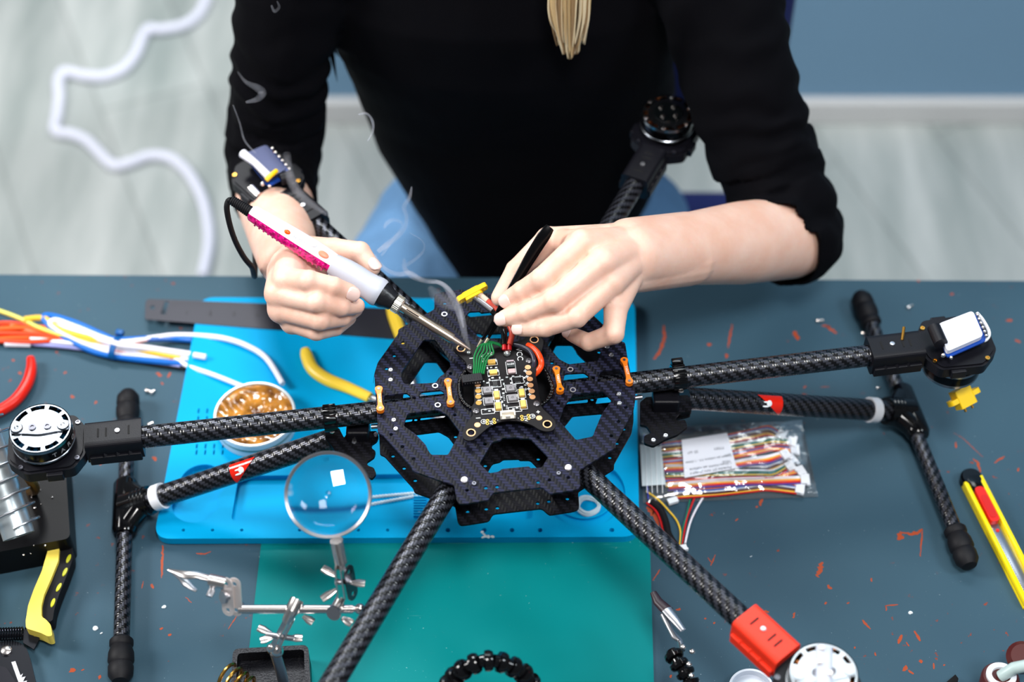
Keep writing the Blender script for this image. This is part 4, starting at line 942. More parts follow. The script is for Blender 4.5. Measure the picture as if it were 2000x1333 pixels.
for x, y, w_, h_ in [(952, 762, .0094, .0080), (955, 783, .0094, .0080), (997, 758, .0094, .0080), (1001, 778, .0094, .0080), (960, 708, .0098, .0056), (963.5, 728, .0098, .0056), (970, 772, .0062, .0098), (973, 794, .0062, .0098), (1019, 768, .0062, .0098), (1022, 790, .0062, .0098),
                     (953, 803, .011, .0052), (1006, 799, .011, .0052), (967, 749, .010, .0075), (1011, 742, .010, .0075), (998, 718, .0080, .0140)]:
    c = P(x, y+1, HBD+.00005)
    for s in (-1, 1):
        add_box(bm, (w_, .0004, .00006), xf(c, RB) @ xf((0, s*h_/2, 0))); add_box(bm, (.0004, h_, .00006), xf(c, RB) @ xf((s*w_/2, 0, 0)))
for x, y in [(934, 758), (935.5, 770), (937, 782), (921, 700), (934, 817)]: bar(x, y, .0038, .0007)
for x, y in [(1026, 725), (1029, 736), (1030, 749), (1032.5, 760), (1034, 771), (1051, 805)]: bar(x, y, .0030, .0008); bar(x, y, .0008, .0030)
def btxt(s, x, y, sz, rot=-math.pi/2): add_mesh(bm, text_bm(s, sz, xf(P(x, y, HBD+.00006), RB @ rotz(rot)), .00003))
btxt('VCC', 1014, 692, .0074); btxt('12V', 1026.5, 818, .0040); btxt('5V', 959, 826, .0040); btxt('1 2 3 4 5 6', 984, 775, .0022); btxt('GND', 942, 699, .0036); btxt('4/12', 990, 796, .0024)
btxt('-', 1013, 817, .004); btxt('+', 1040, 813, .0055); btxt('+', 944.5, 824, .0055); btxt('-', 973, 821, .004)
for x, y in [(1040, 813.5), (944.5, 824)]: add_lathe(bm, [(.0020, 0), (.0024, 0), (.0024, .00006), (.0020, .00006)], xf(P(x, y, HBD+.00005)), 20, closed=True)
obj('silkscreen', bm, INK, bd, smooth=False)
bm = bmesh.new(); add_mesh(bm, text_bm('0m50', .0028, xf(P(997, 711.5, HBD+.0025), RB), .00005)); obj('component_mark', bm, INK, bd, smooth=False)
for x, y in [(952, 822), (952, 828), (965, 820), (966, 826), (1019, 814), (1020, 820), (1032, 812), (1033, 818)]:
    obj('ring_pad', lathe([(.0008, 0), (.0014, 0), (.0014, .0002), (.0008, .0002)], xf(P(x, y, HBD)), 12, closed=True), GOLD, bd)
for x, y in [(918.6, 718), (930, 804), (1048, 790), (1033, 706)]:
    obj('button_screw', lathe([(0, 0), (.0030, 0), (.0027, .0013), (.0015, .0021), (.0013, .0021), (.0012, .001), (0, .001)], xf(P(x, y, HBD)), 20), mat('grey_screw', (120, 118, 122), .35, .8), bd)
JS = mat('cream_connector', (236, 228, 214), .45)
bm = bmesh.new(); c = P(992, 811, HBD+.003)
add_box(bm, (.0120, .0022, .0052), xf(c, RB) @ xf((0, .0022, 0)), .0003); add_box(bm, (.0120, .0050, .0012), xf(c, RB) @ xf((0, 0, -.002)), .0002)
for s in (-1, 1): add_box(bm, (.0012, .0050, .0052), xf(c, RB) @ xf((s*.0058, 0, 0)), .0002)
add_box(bm, (.0038, .0014, .0040), xf(c, RB) @ xf((0, -.0018, -.0006)), .0002)
sk = obj('white_socket', bm, JS, bd, smooth=False)
for x, y, r in [(958, 692, .0034), (990, 691, .0034), (916, 689, .0022), (1031, 683, .0016), (994, 687, .002)]:
    bm = bmesh.new(); add_ball(bm, P(x, y, HBD+.0008), r, r*.9, r*.8, None, 14); obj('solder_blob', bm, mat('shiny_solder', (225, 235, 235), .12, .9), bd)
for s in (-1, 1): obj('red_heat_shrink', sweep(PP([(990+s*5, 684, HBD+.003), (990+s*5, 672, HBD+.005)]), .0021, 12), mat('red_shrink', (190, 10, 20), .35), bd)
obj('black_lead', sweep(smooth_path(PP([(985, 674, HBD+.005), (984, 650, HBD+.008), (978, 628, HBD+.008), (962, 608, HBD+.010), (938, 588, HBD+.012)]), 5), .0028, 12), BLACKG, bd)
obj('red_lead', sweep(smooth_path(PP([(995, 674, HBD+.005), (1000, 650, HBD+.008), (990, 628, HBD+.010), (968, 602, HBD+.012), (942, 580, HBD+.014)]), 5), .0026, 12), mat('coral_wire', (205, 70, 50), .35), bd)
obj('tinned_end', sweep(PP([(962, 607, HBD+.0105), (940, 590, HBD+.0125), (926, 581, HBD+.0135)]), .0030, 14), STEEL, bd)
obj('tinned_end', sweep(PP([(952, 588, HBD+.0135), (940, 578, HBD+.015), (932, 572, HBD+.016)]), .0026, 14), mat('pale_wire_end', (220, 200, 180), .35), bd)
# green leads held by the tweezers
GRN = mat('green_wire_bright', (10, 112, 56), .35)
for k in range(6):
    x0 = 925+3.9*k; t = k/5
    pts = [(x0, 731, HBD+.0055), (x0+1+2*t, 715, HBD+.006), (926+5.6*k, 698, HBD+.0075), (932+6.4*k, 682-2*t+2*k, HBD+.0085), (940+4*k, 674-2*t, HBD+.0085), (957+3*k, 668+1.2*k, HBD+.006), (975+1.5*k, 672+1.4*k, HBD+.003)]
    obj('green_lead', sweep(smooth_path(PP(pts), 6), .00080, 8), GRN, bd)
bm = bmesh.new(); c = P(922, 742, HBD+.0035); add_box(bm, (.0180, .0085, .0062), xf(c, RB @ rotz(.05)), .0006)
for k in range(7): add_box(bm, (.0004, .0060, .0004), xf(c, RB @ rotz(.05)) @ xf((-.0066+k*.0022, .0012, .0032)))
plug = obj('black_plug', bm, BLACKP, bd, smooth=False)
bm = bmesh.new()
for k in range(7): add_box(bm, (.0010, .0004, .0012), xf(c, RB @ rotz(.05)) @ xf((-.0066+k*.0022, -.0042, .0005)))
obj('plug_contact', bm, STEEL, plug, smooth=False)
# thick orange and black leads at the right edge of the board
obj('orange_lead', sweep(smooth_path(PP([(1031, 675, HBD+.002), (1038, 678, HBD+.004), (1049, 688, HBD+.005), (1056, 702, HBD+.004), (1057, 714, HBD+.001), (1051, 725, HBD-.002), (1042, 733, HBD-.006)]), 6), .0026, 14), mat('orange_red_wire', (252, 74, 20), .3), bd)
obj('black_lead', sweep(smooth_path(PP([(1003, 674, HBD+.003), (1018, 677, HBD+.004), (1033, 684, HBD+.005), (1041, 696, HBD+.004), (1043, 708, HBD+.002), (1041, 722, HBD-.003)]), 6), .0020, 12), mat('dark_grey_wire', (46, 46, 60), .3), bd)
# XT connectors
def xt(M, name, parent, pins=True, z0=-.008, z1=.008, fl=.0035):
    bm = bmesh.new()
    add_plate(bm, round_poly([(-.0085, -.004), (.0065, -.004), (.0085, -.002), (.0085, .002), (.0065, .004), (-.0085, .004)], .001, 3), [], z0, z1, M)
    add_plate(bm, round_poly([(-.0150, -fl), (.0150, -fl), (.0150, fl), (-.0150, fl)], .0034, 5), [circ(-.0120, 0, .0015, 10), circ(.0120, 0, .0015, 10)], -.0022, .0022, M)
    o = obj(name, bm, YELP, parent, smooth=False)
    if pins:
        for s in (-1, 1): obj('gold_pin', sweep([M @ Vector((s*.0036, 0, .008)), M @ Vector((s*.0036, 0, .0118))], .0013, 10), GOLD, o)
    for s in (-1, 1): obj('rivet', lathe([(.0012, 0), (.0019, 0), (.0019, .0004), (.0012, .0004)], M @ xf((s*.0120, 0, -.0019)), 12, closed=True), STEEL, o)
    return o
c = P(922, 573, HBD+.016); a = P(897, 587, HBD+.014); b = P(947, 560, HBD+.018)
x_ = (b-a).normalized(); z_ = (P(900, 545, HBD+.020)-c); z_ = (z_ - x_*z_.dot(x_)).normalized(); y_ = z_.cross(x_)
xt(xf(c, Matrix((x_, y_, z_)).transposed()), 'power_connector', bd, False, -.005, .003, .0045)
hx = .095
c = P(1882, 776, hx); a = P(1850, 793, hx); b = P(1912, 760, hx); x_ = (b-a).normalized(); z_ = (P(1890, 812, hx-.010)-c); z_ = (z_-x_*z_.dot(x_)).normalized(); y_ = z_.cross(x_)
xc = xt(xf(c, Matrix((x_, y_, z_)).transposed()) @ Matrix.Diagonal((1.15, 1.5, 1.1, 1)), 'power_connector', mR)
obj('power_lead', sweep(smooth_path(PP([(1872, 742, hx+.004), (1860, 720, HA-.012), (1850, 700, HA-.004)]), 5), .0022, 10), BLACKG, mR)
obj('power_lead', sweep(smooth_path(PP([(1884, 742, hx+.004), (1880, 720, HA-.012), (1870, 700, HA-.004)]), 5), .0022, 10), MATS['red_wire'], mR)
# ---------------------------------------------------------------- landing gear
def gear(skid_a, skid_b, tee, leg_top, hz, ring, stick, ccw):
    g_ = empty('landing_gear', P(*tee, 0)); reparent(g_, dr)
    a = P(*skid_a, .0142); b = P(*skid_b, .0142); d = (b-a).normalized(); t0 = P(*tee, .0142)
    obj('skid_tube', sweep([a, b], .0072, 24), CFT, g_, sharp=60)
    for q, s in ((a, -1), (b, 1)):
        M = xf(q, frame(d*s))
        obj('rubber_foot', lathe([(0, -.026), (.0088, -.026), (.0105, -.024), (.0105, -.020), (.0092, -.018), (.0112, -.012), (.0115, -.004), (.0098, -.001), (.0112, .002), (.0108, .010), (.007, .016), (0, .018)], M, 28), RUBBER, g_)
    tp = P(*leg_top, hz); ld = (tp-t0).normalized(); j = t0 + ld*.016
    bm = bmesh.new()
    add_lathe(bm, [(0, -.030), (.0098, -.030), (.0118, -.026), (.0118, .026), (.0098, .030), (0, .030)], xf(t0, frame(d)), 24)
    add_sweep(bm, [t0, t0+ld*.029], [.0140, .0135], 24)
    n_ = d.cross(ld).normalized()
    for s in (-1, 1): add_cone(bm, t0+d*s*.022, .0105, t0+ld*.020, .0110, 16)
    for k in range(4):
        add_lathe(bm, [(.0132, -.0011), (.0142, 0), (.0132, .0011)], xf(t0+ld*(.014+.004*k), frame(ld)), 24, closed=True)
    obj('tee_joint', bm, BLACKG, g_, sharp=50)
    leg = obj('leg_tube', sweep([t0+ld*.020, tp], .0104, 32), CFT, g_, sharp=60)
    rr = t0 + ld*((P(*ring, .03)-t0).dot(ld)); obj('white_ring', lathe([(.0104, -.0045), (.0122, -.0045), (.0124, .0045), (.0104, .0045)], xf(rr, frame(ld)), 32, closed=True), WHITEP, g_)
    # curved warning sticker wrapped round the tube
    best = min((t0+ld*(k*.002) for k in range(120)), key=lambda q: (Vector((1000+FPX*q.x/(q.y*C_+(T+HC-q.z)*S_), 666.5-FPX*(q.y*S_+(q.z-T-HC)*C_)/(q.y*C_+(T+HC-q.z)*S_)))-Vector(stick)).length)
    R = frame(ld, VIEW); 
    bm = bmesh.new(); rows = []
    yv = (cam.location-best).normalized(); yv = (yv-ld*yv.dot(ld)).normalized(); xv = ld.cross(yv)
    n1_, n2_ = 14, 14
    for i in range(n1_+1):
        u = i/n1_; x = (u-.5)*.027; a0 = -0.75; a1 = -0.75 + 1.9*(1-u)**.9 if ccw > 0 else -0.75+1.9*(u)**.9
        rows.append([bm.verts.new(best + ld*(x*ccw*1.0) + (yv*math.cos(a0+(a1-a0)*k/n2_) + xv*ccw*math.sin(a0+(a1-a0)*k/n2_))*.01065) for k in range(n2_+1)])
    for i in range(n1_):
        for k in range(n2_):
            f = (rows[i][k], rows[i+1][k], rows[i+1][k+1], rows[i][k+1])
            try: bm.faces.new(f)
            except ValueError: pass
    bmesh.ops.remove_doubles(bm, verts=bm.verts, dist=1e-6)
    bmesh.ops.solidify(bm, geom=bm.faces[:], thickness=.0003)
    stk = obj('red_sticker', bm, mat('glossy_red_sticker', (225, 36, 20), .12), g_)
    bm = bmesh.new(); q = best + yv*.0111
    add_ball(bm, q - ld*.002*ccw, .0030, .0030, .0006, Matrix((ld, xv, yv)).transposed(), 12); add_ball(bm, q - ld*.006*ccw + xv*.003*ccw, .0035, .0009, .0006, Matrix((ld, xv, yv)).transposed(), 10); add_ball(bm, q - ld*.0055*ccw - xv*.001*ccw, .0030, .0009, .0006, Matrix((ld, xv, yv)).transposed(), 10)
    obj('sticker_emblem', bm, INK, stk)
    return g_, tp, ld
gL, tpL, ldL = gear((250, 792), (236, 1300), (245, 993), (660, 856), .118, (312, 983), (487, 914), 1)
gR, tpR, ldR = gear((1688, 598), (1882, 1078), (1776, 806), (1335, 778), .118, (1702, 806), (1492, 788), -1)
# folding brackets of carbon plate
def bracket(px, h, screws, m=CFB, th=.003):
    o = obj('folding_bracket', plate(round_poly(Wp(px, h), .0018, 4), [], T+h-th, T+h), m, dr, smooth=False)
    for x, y in screws: screw(x, y, h, .0024, STEEL, o, 'bracket_screw')
    return o
bracket([(634, 852), (640, 836), (662, 836), (672, 856), (678, 846), (735, 842), (740, 852), (736, 862), (726, 868), (726, 876), (734, 882), (731, 893), (716, 903), (718, 910), (730, 914), (735, 926), (726, 936), (706, 920), (686, 898), (656, 884)], .128, [(692, 864), (734, 850)])
bracket([(640, 862), (700, 870), (722, 890), (716, 902), (700, 900), (664, 884)], .112, [])
bracket([(1250, 786), (1262, 776), (1344, 772), (1352, 790), (1350, 806), (1328, 806), (1318, 818), (1322, 822), (1338, 820), (1343, 834), (1322, 850), (1300, 858), (1276, 872), (1258, 866), (1258, 852), (1272, 846), (1262, 832), (1250, 830)], .126, [(1288, 794), (1276, 861), (1300, 852)])
bracket([(1262, 786), (1350, 790), (1348, 812), (1290, 826), (1262, 820)], .110, [])
obj('hinge_pin', sweep(PP([(725, 834, .142), (742, 833, .142)]), .0022, 12), STEEL, dr); obj('hinge_pin', sweep(PP([(1238, 778, .142), (1254, 776, .142)]), .0022, 12), STEEL, dr)
obj('hinge_block', box((.020, .018, .020), xf(P(700, 845, .130)), .002), BLACKP, dr, smooth=False); obj('hinge_block', box((.024, .018, .020), xf(P(1300, 785, .130)), .002), BLACKP, dr, smooth=False)
# ---------------------------------------------------------------- clutter of black parts between the plates
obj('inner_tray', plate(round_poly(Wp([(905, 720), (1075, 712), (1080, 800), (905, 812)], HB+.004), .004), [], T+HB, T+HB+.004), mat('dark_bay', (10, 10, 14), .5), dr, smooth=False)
# ================================================================ the person
def skin_mat():
    g = N('skin'); tc = g.n('ShaderNodeTexCoord')
    f = g.noise(tc.outputs['Object'], 38, 4, 0.55)
    col = g.mix(g.ramp(f, 0.35, 0.7), L((232, 184, 162)), L((238, 200, 182)))
    g.l(col, g.b.inputs['Base Color']); g.b.inputs['Roughness'].default_value = 0.5
    g.b.inputs['Subsurface Weight'].default_value = 0.25; g.b.inputs['Subsurface Radius'].default_value = (0.012, 0.004, 0.002); g.b.inputs['Subsurface Scale'].default_value = 0.4
    v = g.n('ShaderNodeTexVoronoi'); v.inputs['Scale'].default_value = 900; g.l(tc.outputs['Object'], v.inputs['Vector'])
    f2 = g.noise(tc.outputs['Object'], 260, 3)
    bp = g.n('ShaderNodeBump'); bp.inputs['Strength'].default_value = 0.25; bp.inputs['Distance'].default_value = 0.0006
    g.l(g.math('ADD', f2, g.math('MULTIPLY', v.outputs['Distance'], 0.3)), bp.inputs['Height']); g.l(bp.outputs[0], g.b.inputs['Normal'])
    return g.m
SKIN = skin_mat(); NAIL = mat('fingernail', (250, 214, 204), 0.22, coat=0.4)
pr_ = empty('person', (0.0, 1.46, 0), 'seated person in a black long-sleeved top and blue jeans soldering with both hands', 'person')
ARMS = bmesh.new(); NAILS = bmesh.new()
def chain(bm, pts, rads, flats=None):
    q = [Vector(p) for p in pts]
    for i in range(len(q)-1): add_cone(bm, q[i], rads[i], q[i+1], rads[i+1], 20 if rads[i] < .02 else 56)
def finger(pts, rads, nail=True, ndir=None, nsz=1.0):
    q = PP(pts); n_ = len(q)
    chain(ARMS, q, rads)
    for i in range(1, n_-1):         # knuckle: slightly wider than the bones beside it
        add_ball(ARMS, q[i]+(cam.location-q[i]).normalized()*rads[i]*0.10, rads[i]*1.06, None, None, None, 18)
    if nail:
        d = (q[-1]-q[-2]).normalized(); v = (ndir or (cam.location-q[-1])).normalized(); v = (v-d*v.dot(d)).normalized(); s = d.cross(v)
        r = rads[-1]
        bmv = Matrix((d, s, v)).transposed()
        # curved nail plate following the fingertip
        rows = []
        for i in range(9):
            u = -1+2*i/8; w_ = math.sqrt(max(0.0, 1-abs(u)**2.6))*r*.74*nsz
            row = []
            for k in range(9):
                t = -1+2*k/8; y = t*w_; hgt = math.sqrt(max(0.0, r*r-y*y*1.02))*1.015-(u > 0)*u*u*r*.16
                row.append(NAILS.verts.new(q[-1]+d*(u*r*.80*nsz+r*.12)+s*y+v*hgt))
            rows.append(row)
        for i in range(8):
            for k in range(8):
                try: NAILS.faces.new((rows[i][k], rows[i][k+1], rows[i+1][k+1], rows[i+1][k]))
                except ValueError: pass
# --- the person's left arm and hand (tweezers)
EL = P(1544, 464, .098); WL = P(1240, 498, .236)
mid_ = EL.lerp(WL, .35)
chain(ARMS, [EL, mid_, EL.lerp(WL, .72), WL], [.041, .0395, .0325, .0275])
add_cone(ARMS, EL.lerp(WL, .70)+Vector((0, .006, 0)), .030, P(1228, 476, .238), .023); add_cone(ARMS, EL.lerp(WL, .70)-Vector((0, .006, 0)), .030, P(1232, 528, .226), .021)
Lk = {'i': (1137, 476, .271), 'm': (1177, 512, .270), 'r': (1193, 552, .256), 'p': (1203, 598, .238)}
finger([Lk['i'], (1058, 546, .263), (1020, 569, .247), (994, 584, .236)], [.0122, .0101, .0088, .0077])
finger([Lk['m'], (1082, 588, .256), (1028, 611, .238), (986, 622, .226)], [.0122, .0098, .0086, .0076])
finger([Lk['r'], (1126, 619, .246), (1066, 640, .234), (1019, 642, .224)], [.0118, .0095, .0082, .0072])
finger([Lk['p'], (1199, 652, .228), (1150, 669, .214), (1116, 653, .206)], [.0108, .0090, .0078, .0066])
finger([(1185, 470, .236), (1072, 470, .232), (1008, 528, .219), (976, 582, .209)], [.0150, .0122, .0094, .0080], nail=False)
for k, r in (('i', .0130), ('m', .0135), ('r', .0130), ('p', .0115)):
    off = {'i': (1222, 478, .244), 'm': (1228, 492, .246), 'r': (1230, 508, .242), 'p': (1230, 526, .232)}[k]
    add_cone(ARMS, P(*off), .016 if k != 'p' else .015, P(*Lk[k]), r)
add_cone(ARMS, P(1222, 500, .226), .018, P(1160, 520, .244), .016); add_cone(ARMS, P(1200, 470, .232), .016, P(1120, 474, .248), .012)
add_cone(ARMS, P(1100, 470, .238), .011, P(1135, 482, .262), .011); add_cone(ARMS, P(1150, 480, .262), .010, P(1185, 535, .258), .011); add_cone(ARMS, P(1183, 530, .256), .011, P(1200, 585, .238), .010)
# --- the person's right arm and hand (soldering iron)
ER = P(528, 345, .055); WR = P(560, 506, .182)
chain(ARMS, [ER, ER.lerp(WR, .35), ER.lerp(WR, .75), WR], [.040, .0385, .0320, .0270])
Rk_ = {'i': (560, 548, .234), 'm': (545, 574, .224), 'r': (551, 604, .211), 'p': (572, 628, .199)}
finger([Rk_['i'], (603, 549, .250), (652, 560, .244), (683, 571, .235)], [.0115, .0094, .0085, .0076], ndir=Vector((.25, -.75, .55)), nsz=1.1)
finger([Rk_['m'], (618, 591, .239), (666, 600, .226), (697, 598, .214)], [.0112, .0092, .0082, .0074], nail=False)
finger([Rk_['r'], (625, 626, .222), (668, 621, .206), (694, 604, .199)], [.0110, .0090, .0080, .0072], nail=False)
finger([Rk_['p'], (618, 648, .203), (655, 641, .190), (682, 622, .186)], [.0104, .0082, .0074, .0066], nail=False)
finger([(590, 492, .208), (652, 492, .206), (703, 493, .213), (727, 523, .208)], [.0150, .0125, .0098, .0080], ndir=Vector((.55, -.35, .7)))
for k, off in (('i', (572, 512, .212)), ('m', (562, 520, .208)), ('r', (556, 532, .200)), ('p', (560, 545, .190))):
    add_cone(ARMS, P(*off), .0165, P(*Rk_[k]), .0135 if k != 'p' else .0120)
add_cone(ARMS, P(580, 540, .200), .018, P(600, 600, .196), .014); add_cone(ARMS, P(585, 500, .203), .016, P(590, 540, .214), .013); add_cone(ARMS, P(640, 497, .200), .012, P(600, 545, .212), .012)
add_cone(ARMS, P(556, 556, .222), .011, P(548, 600, .208), .011); add_cone(ARMS, P(552, 600, .205), .011, P(572, 626, .195), .010)
SR = Vector((-.205, 1.375, T+.31)); SL = Vector((.190, 1.365, T+.32))
me1 = remeshed(ARMS, .0015, 9, .5)
# --- torso, neck, head, legs (mostly inside the clothes)
BODY = bmesh.new()
chain(BODY, [ER, ER.lerp(SR, .5), SR], [.036, .038, .042]); chain(BODY, [EL, EL.lerp(SL, .5), SL], [.037, .039, .043])
def loft(bm, secs, seg=40, e=2.3):
    rings = []
    for z, cx_, cy_, a, b in secs:
        rg = []
        for k in range(seg):
            t = 2*math.pi*k/seg; c_, s_ = math.cos(t), math.sin(t)
            rg.append(bm.verts.new((cx_+a*math.copysign(abs(c_)**(2/e), c_), cy_+b*math.copysign(abs(s_)**(2/e), s_), T+z)))
        rings.append(rg)
    for A_, B_ in zip(rings, rings[1:]):
        for k in range(seg): j = (k+1) % seg; bm.faces.new((A_[k], A_[j], B_[j], B_[k]))
    bm.faces.new(rings[0]); bm.faces.new(rings[-1])
TOR = [(-.24, .02, 1.475, .11, .105), (-.16, .02, 1.465, .115, .11), (-.08, .02, 1.465, .145, .11), (.0, .014, 1.455, .168, .103), (.06, .008, 1.445, .172, .10), (.12, .0, 1.43, .172, .102), (.19, -.008, 1.415, .178, .108), (.26, -.010, 1.405, .188, .104), (.32, -.010, 1.405, .185, .088), (.37, -.008, 1.405, .13, .066), (.40, -.006, 1.405, .075, .052)]
loft(BODY, [(z, a, b, c*.92, d*.9) for z, a, b, c, d in TOR])
add_cone(BODY, (0, 1.40, T+.37), .052, (.005, 1.36, T+.48), .050)
hd = Vector((.01, 1.335, T+.585))
add_ball(BODY, hd, .074, .090, .100, Matrix.Rotation(.5, 3, 'X')); add_cone(BODY, hd+Vector((0, -.030, -.03)), .058, hd+Vector((0, -.050, -.075)), .030)
add_cone(BODY, hd+Vector((0, -.085, .0)), .008, hd+Vector((0, -.108, -.030)), .012)       # nose
for s in (-1, 1):
    add_ball(BODY, hd+Vector((s*.074, .008, -.010)), .008, .017, .028); add_ball(BODY, hd+Vector((s*.030, -.084, .012)), .014, .009, .007)
add_cone(BODY, hd+Vector((-.017, -.088, -.058)), .0075, hd+Vector((.017, -.088, -.058)), .0075)
for s, kx in ((-1, -.20), (1, .20)):
    add_cone(BODY, (s*.105+.025, 1.50, T-.215), .062, (kx*1.0, 1.12, T-.215), .046); add_cone(BODY, (kx, 1.12, T-.215), .052, (kx, 1.20, T-.66), .036); add_cone(BODY, (kx, 1.20, T-.69), .030, (kx, 1.05, T-.715), .026)
me2 = remeshed(BODY, .006, 3, .5)
bm = bmesh.new(); bm.from_mesh(me1); bm.from_mesh(me2); bpy.data.meshes.remove(me1); bpy.data.meshes.remove(me2)
nf = len(bm.faces)
tmp = bpy.data.meshes.new('t'); bmesh.ops.remove_doubles(NAILS, verts=NAILS.verts, dist=1e-6); bmesh.ops.solidify(NAILS, geom=NAILS.faces[:], thickness=-.0006); NAILS.to_mesh(tmp); NAILS.free(); bm.from_mesh(tmp); bpy.data.meshes.remove(tmp)
bm.faces.ensure_lookup_table()
for f in bm.faces[nf:]: f.material_index = 1
me = bpy.data.meshes.new('body'); bm.to_mesh(me); bm.free()
obj('body', me, [SKIN, NAIL], pr_, sharp=180)
# --- clothes
SHIRT = mat('black_knit_top', (3, 3, 7), 0.9, spec=0.12, bump=0.15, bscale=900)
bm = bmesh.new(); loft(bm, TOR, 48)
def sleeve(pts, rads):
    q = [Vector(p) for p in pts]
    for i in range(len(q)-1): add_cone(bm, q[i], rads[i], q[i+1], rads[i+1], 28)
sleeve([Vector((-.150, 1.40, T+.315)), SR, P(548, 100, .205), P(540, 230, .120), P(530, 335, .060)], [.070, .060, .0500, .0490, .0490])
sleeve([Vector((.13, 1.395, T+.325)), SL, P(1440, 150, .225), P(1500, 320, .150), P(1546, 452, .097)], [.072, .062, .0570, .0520, .0520])
add_cone(bm, P(1546, 455, .097), .0520, EL+(WL-EL).normalized()*.05, .0440, 28); add_cone(bm, P(530, 335, .060), .049, ER+(WR-ER).normalized()*.118, .0405, 28)
me = remeshed(bm, .0036, 5, .5)
# pushed-up sleeves: folds running round the arm, stronger towards the elbow
def axis_info(v, a, b):
    d = b-a; t = max(0, min(1, (v-a).dot(d)/d.length_squared)); return t, (v-(a+d*t)).length, t*d.length
sgs = [(SR, P(540, 230, .120)), (P(540, 230, .120), P(529, 345, .055)), (SL, P(1500, 320, .150)), (P(1500, 320, .150), P(1546, 460, .10))]
me.calc_loop_triangles() if hasattr(me, 'calc_loop_triangles') else None
disp = []
for v in me.vertices:
    co = v.co; amp = 0; ph = 0
    for k, (a, b) in enumerate(sgs):
        t, dist, s = axis_info(co, a, b)
        if dist < .075:
            w_ = max(0, 1-max(0, dist-.055)/.02)
            am = (.0008+.0020*t if k % 2 == 0 else .0028)*w_
            if am > amp: amp = am; ph = s if k % 2 == 0 else s+.2
    nz = noise.noise(co*14)
    dv = amp*(math.sin((ph/.019)*2*math.pi*.5 + 5*nz + 2*noise.noise(co*30)) + .5*noise.noise(co*50))
    dv += .0022*noise.noise(co*11) + .0012*noise.noise(co*28)
    disp.append(dv)
nrm = [v.normal.copy() for v in me.vertices]
for v, n_, d in zip(me.vertices, nrm, disp): v.co += n_*d
# open the sleeves: drop everything beyond the cuffs
bm = bmesh.new(); bm.from_mesh(me); bpy.data.meshes.remove(me)
dl = (WL-EL).normalized(); dR_ = (WR-ER).normalized()
downv = Vector((0, -S_, -C_)); tocam = Vector((0, -C_, S_))
cuL = P(1508, 452, .11); nL = (Vector((-1, 0, 0))*.62 + downv*.42 + tocam*.50).normalized()
cuR = ER + dR_*.092; nR = (dR_ + Vector((-.40, 0, -.2))).normalized()
for cu, dd, w0, w1, e0, s0 in ((cuL, nL, EL, WL, EL, SL), (cuR, nR, ER, WR, ER, SR)):
    rm = []
    for v in bm.verts:
        if (v.co-cu).dot(dd) <= 0: continue
        ta, da, _ = axis_info(v.co, w0, w1); tb_, db, _ = axis_info(v.co, e0, s0)
        if da < .062 and (db > .056 or tb_ < .02): rm.append(v)
    bmesh.ops.delete(bm, geom=rm, context='VERTS')
    for v in bm.verts:
        s_d = (v.co-cu).dot(dd)
        if v.is_boundary and -.006 < s_d < .001: v.co -= dd*(s_d+.0005)
bmesh.ops.solidify(bm, geom=bm.faces[:], thickness=.0015)
me = bpy.data.meshes.new('top'); bm.to_mesh(me); bm.free()
obj('black_top', me, SHIRT, pr_, sharp=180)
JEAN = mat('light_blue_jeans', (92, 134, 176), 0.8, var=.25, vscale=22, bump=.3, bscale=1200)
bm = bmesh.new(); loft(bm, [(-.30, .02, 1.48, .17, .10), (-.22, .02, 1.48, .185, .10), (-.15, .02, 1.48, .165, .09), (-.12, .02, 1.48, .15, .08)], 40)
for s, hx_, kx in ((-1, -.085, -.20), (1, .135, .22)):
    add_cone(bm, (hx_, 1.50, T-.215), .088, (kx*.82, 1.33, T-.215), .080, 28); add_cone(bm, (kx*.82, 1.33, T-.215), .080, (kx, 1.10, T-.215), .064, 28); add_cone(bm, (kx, 1.10, T-.215), .060, (kx, 1.19, T-.66), .050, 24)
me = remeshed(bm, .005, 4, .5)
for v, n_ in zip(me.vertices, [q.normal.copy() for q in me.vertices]): v.co += n_*(.004*noise.noise(v.co*16)+.0015*noise.noise(v.co*50))
obj('jeans', me, JEAN, pr_, sharp=180)
for kx in (-.20, .22):
    bm = bmesh.new(); add_cone(bm, (kx, 1.21, .05), .045, (kx, 1.02, .035), .036); me = remeshed(bm, .004, 2)
    for v in me.vertices: v.co.z = max(v.co.z, .002)
    obj('shoe', me, RUBBER, pr_, sharp=180)
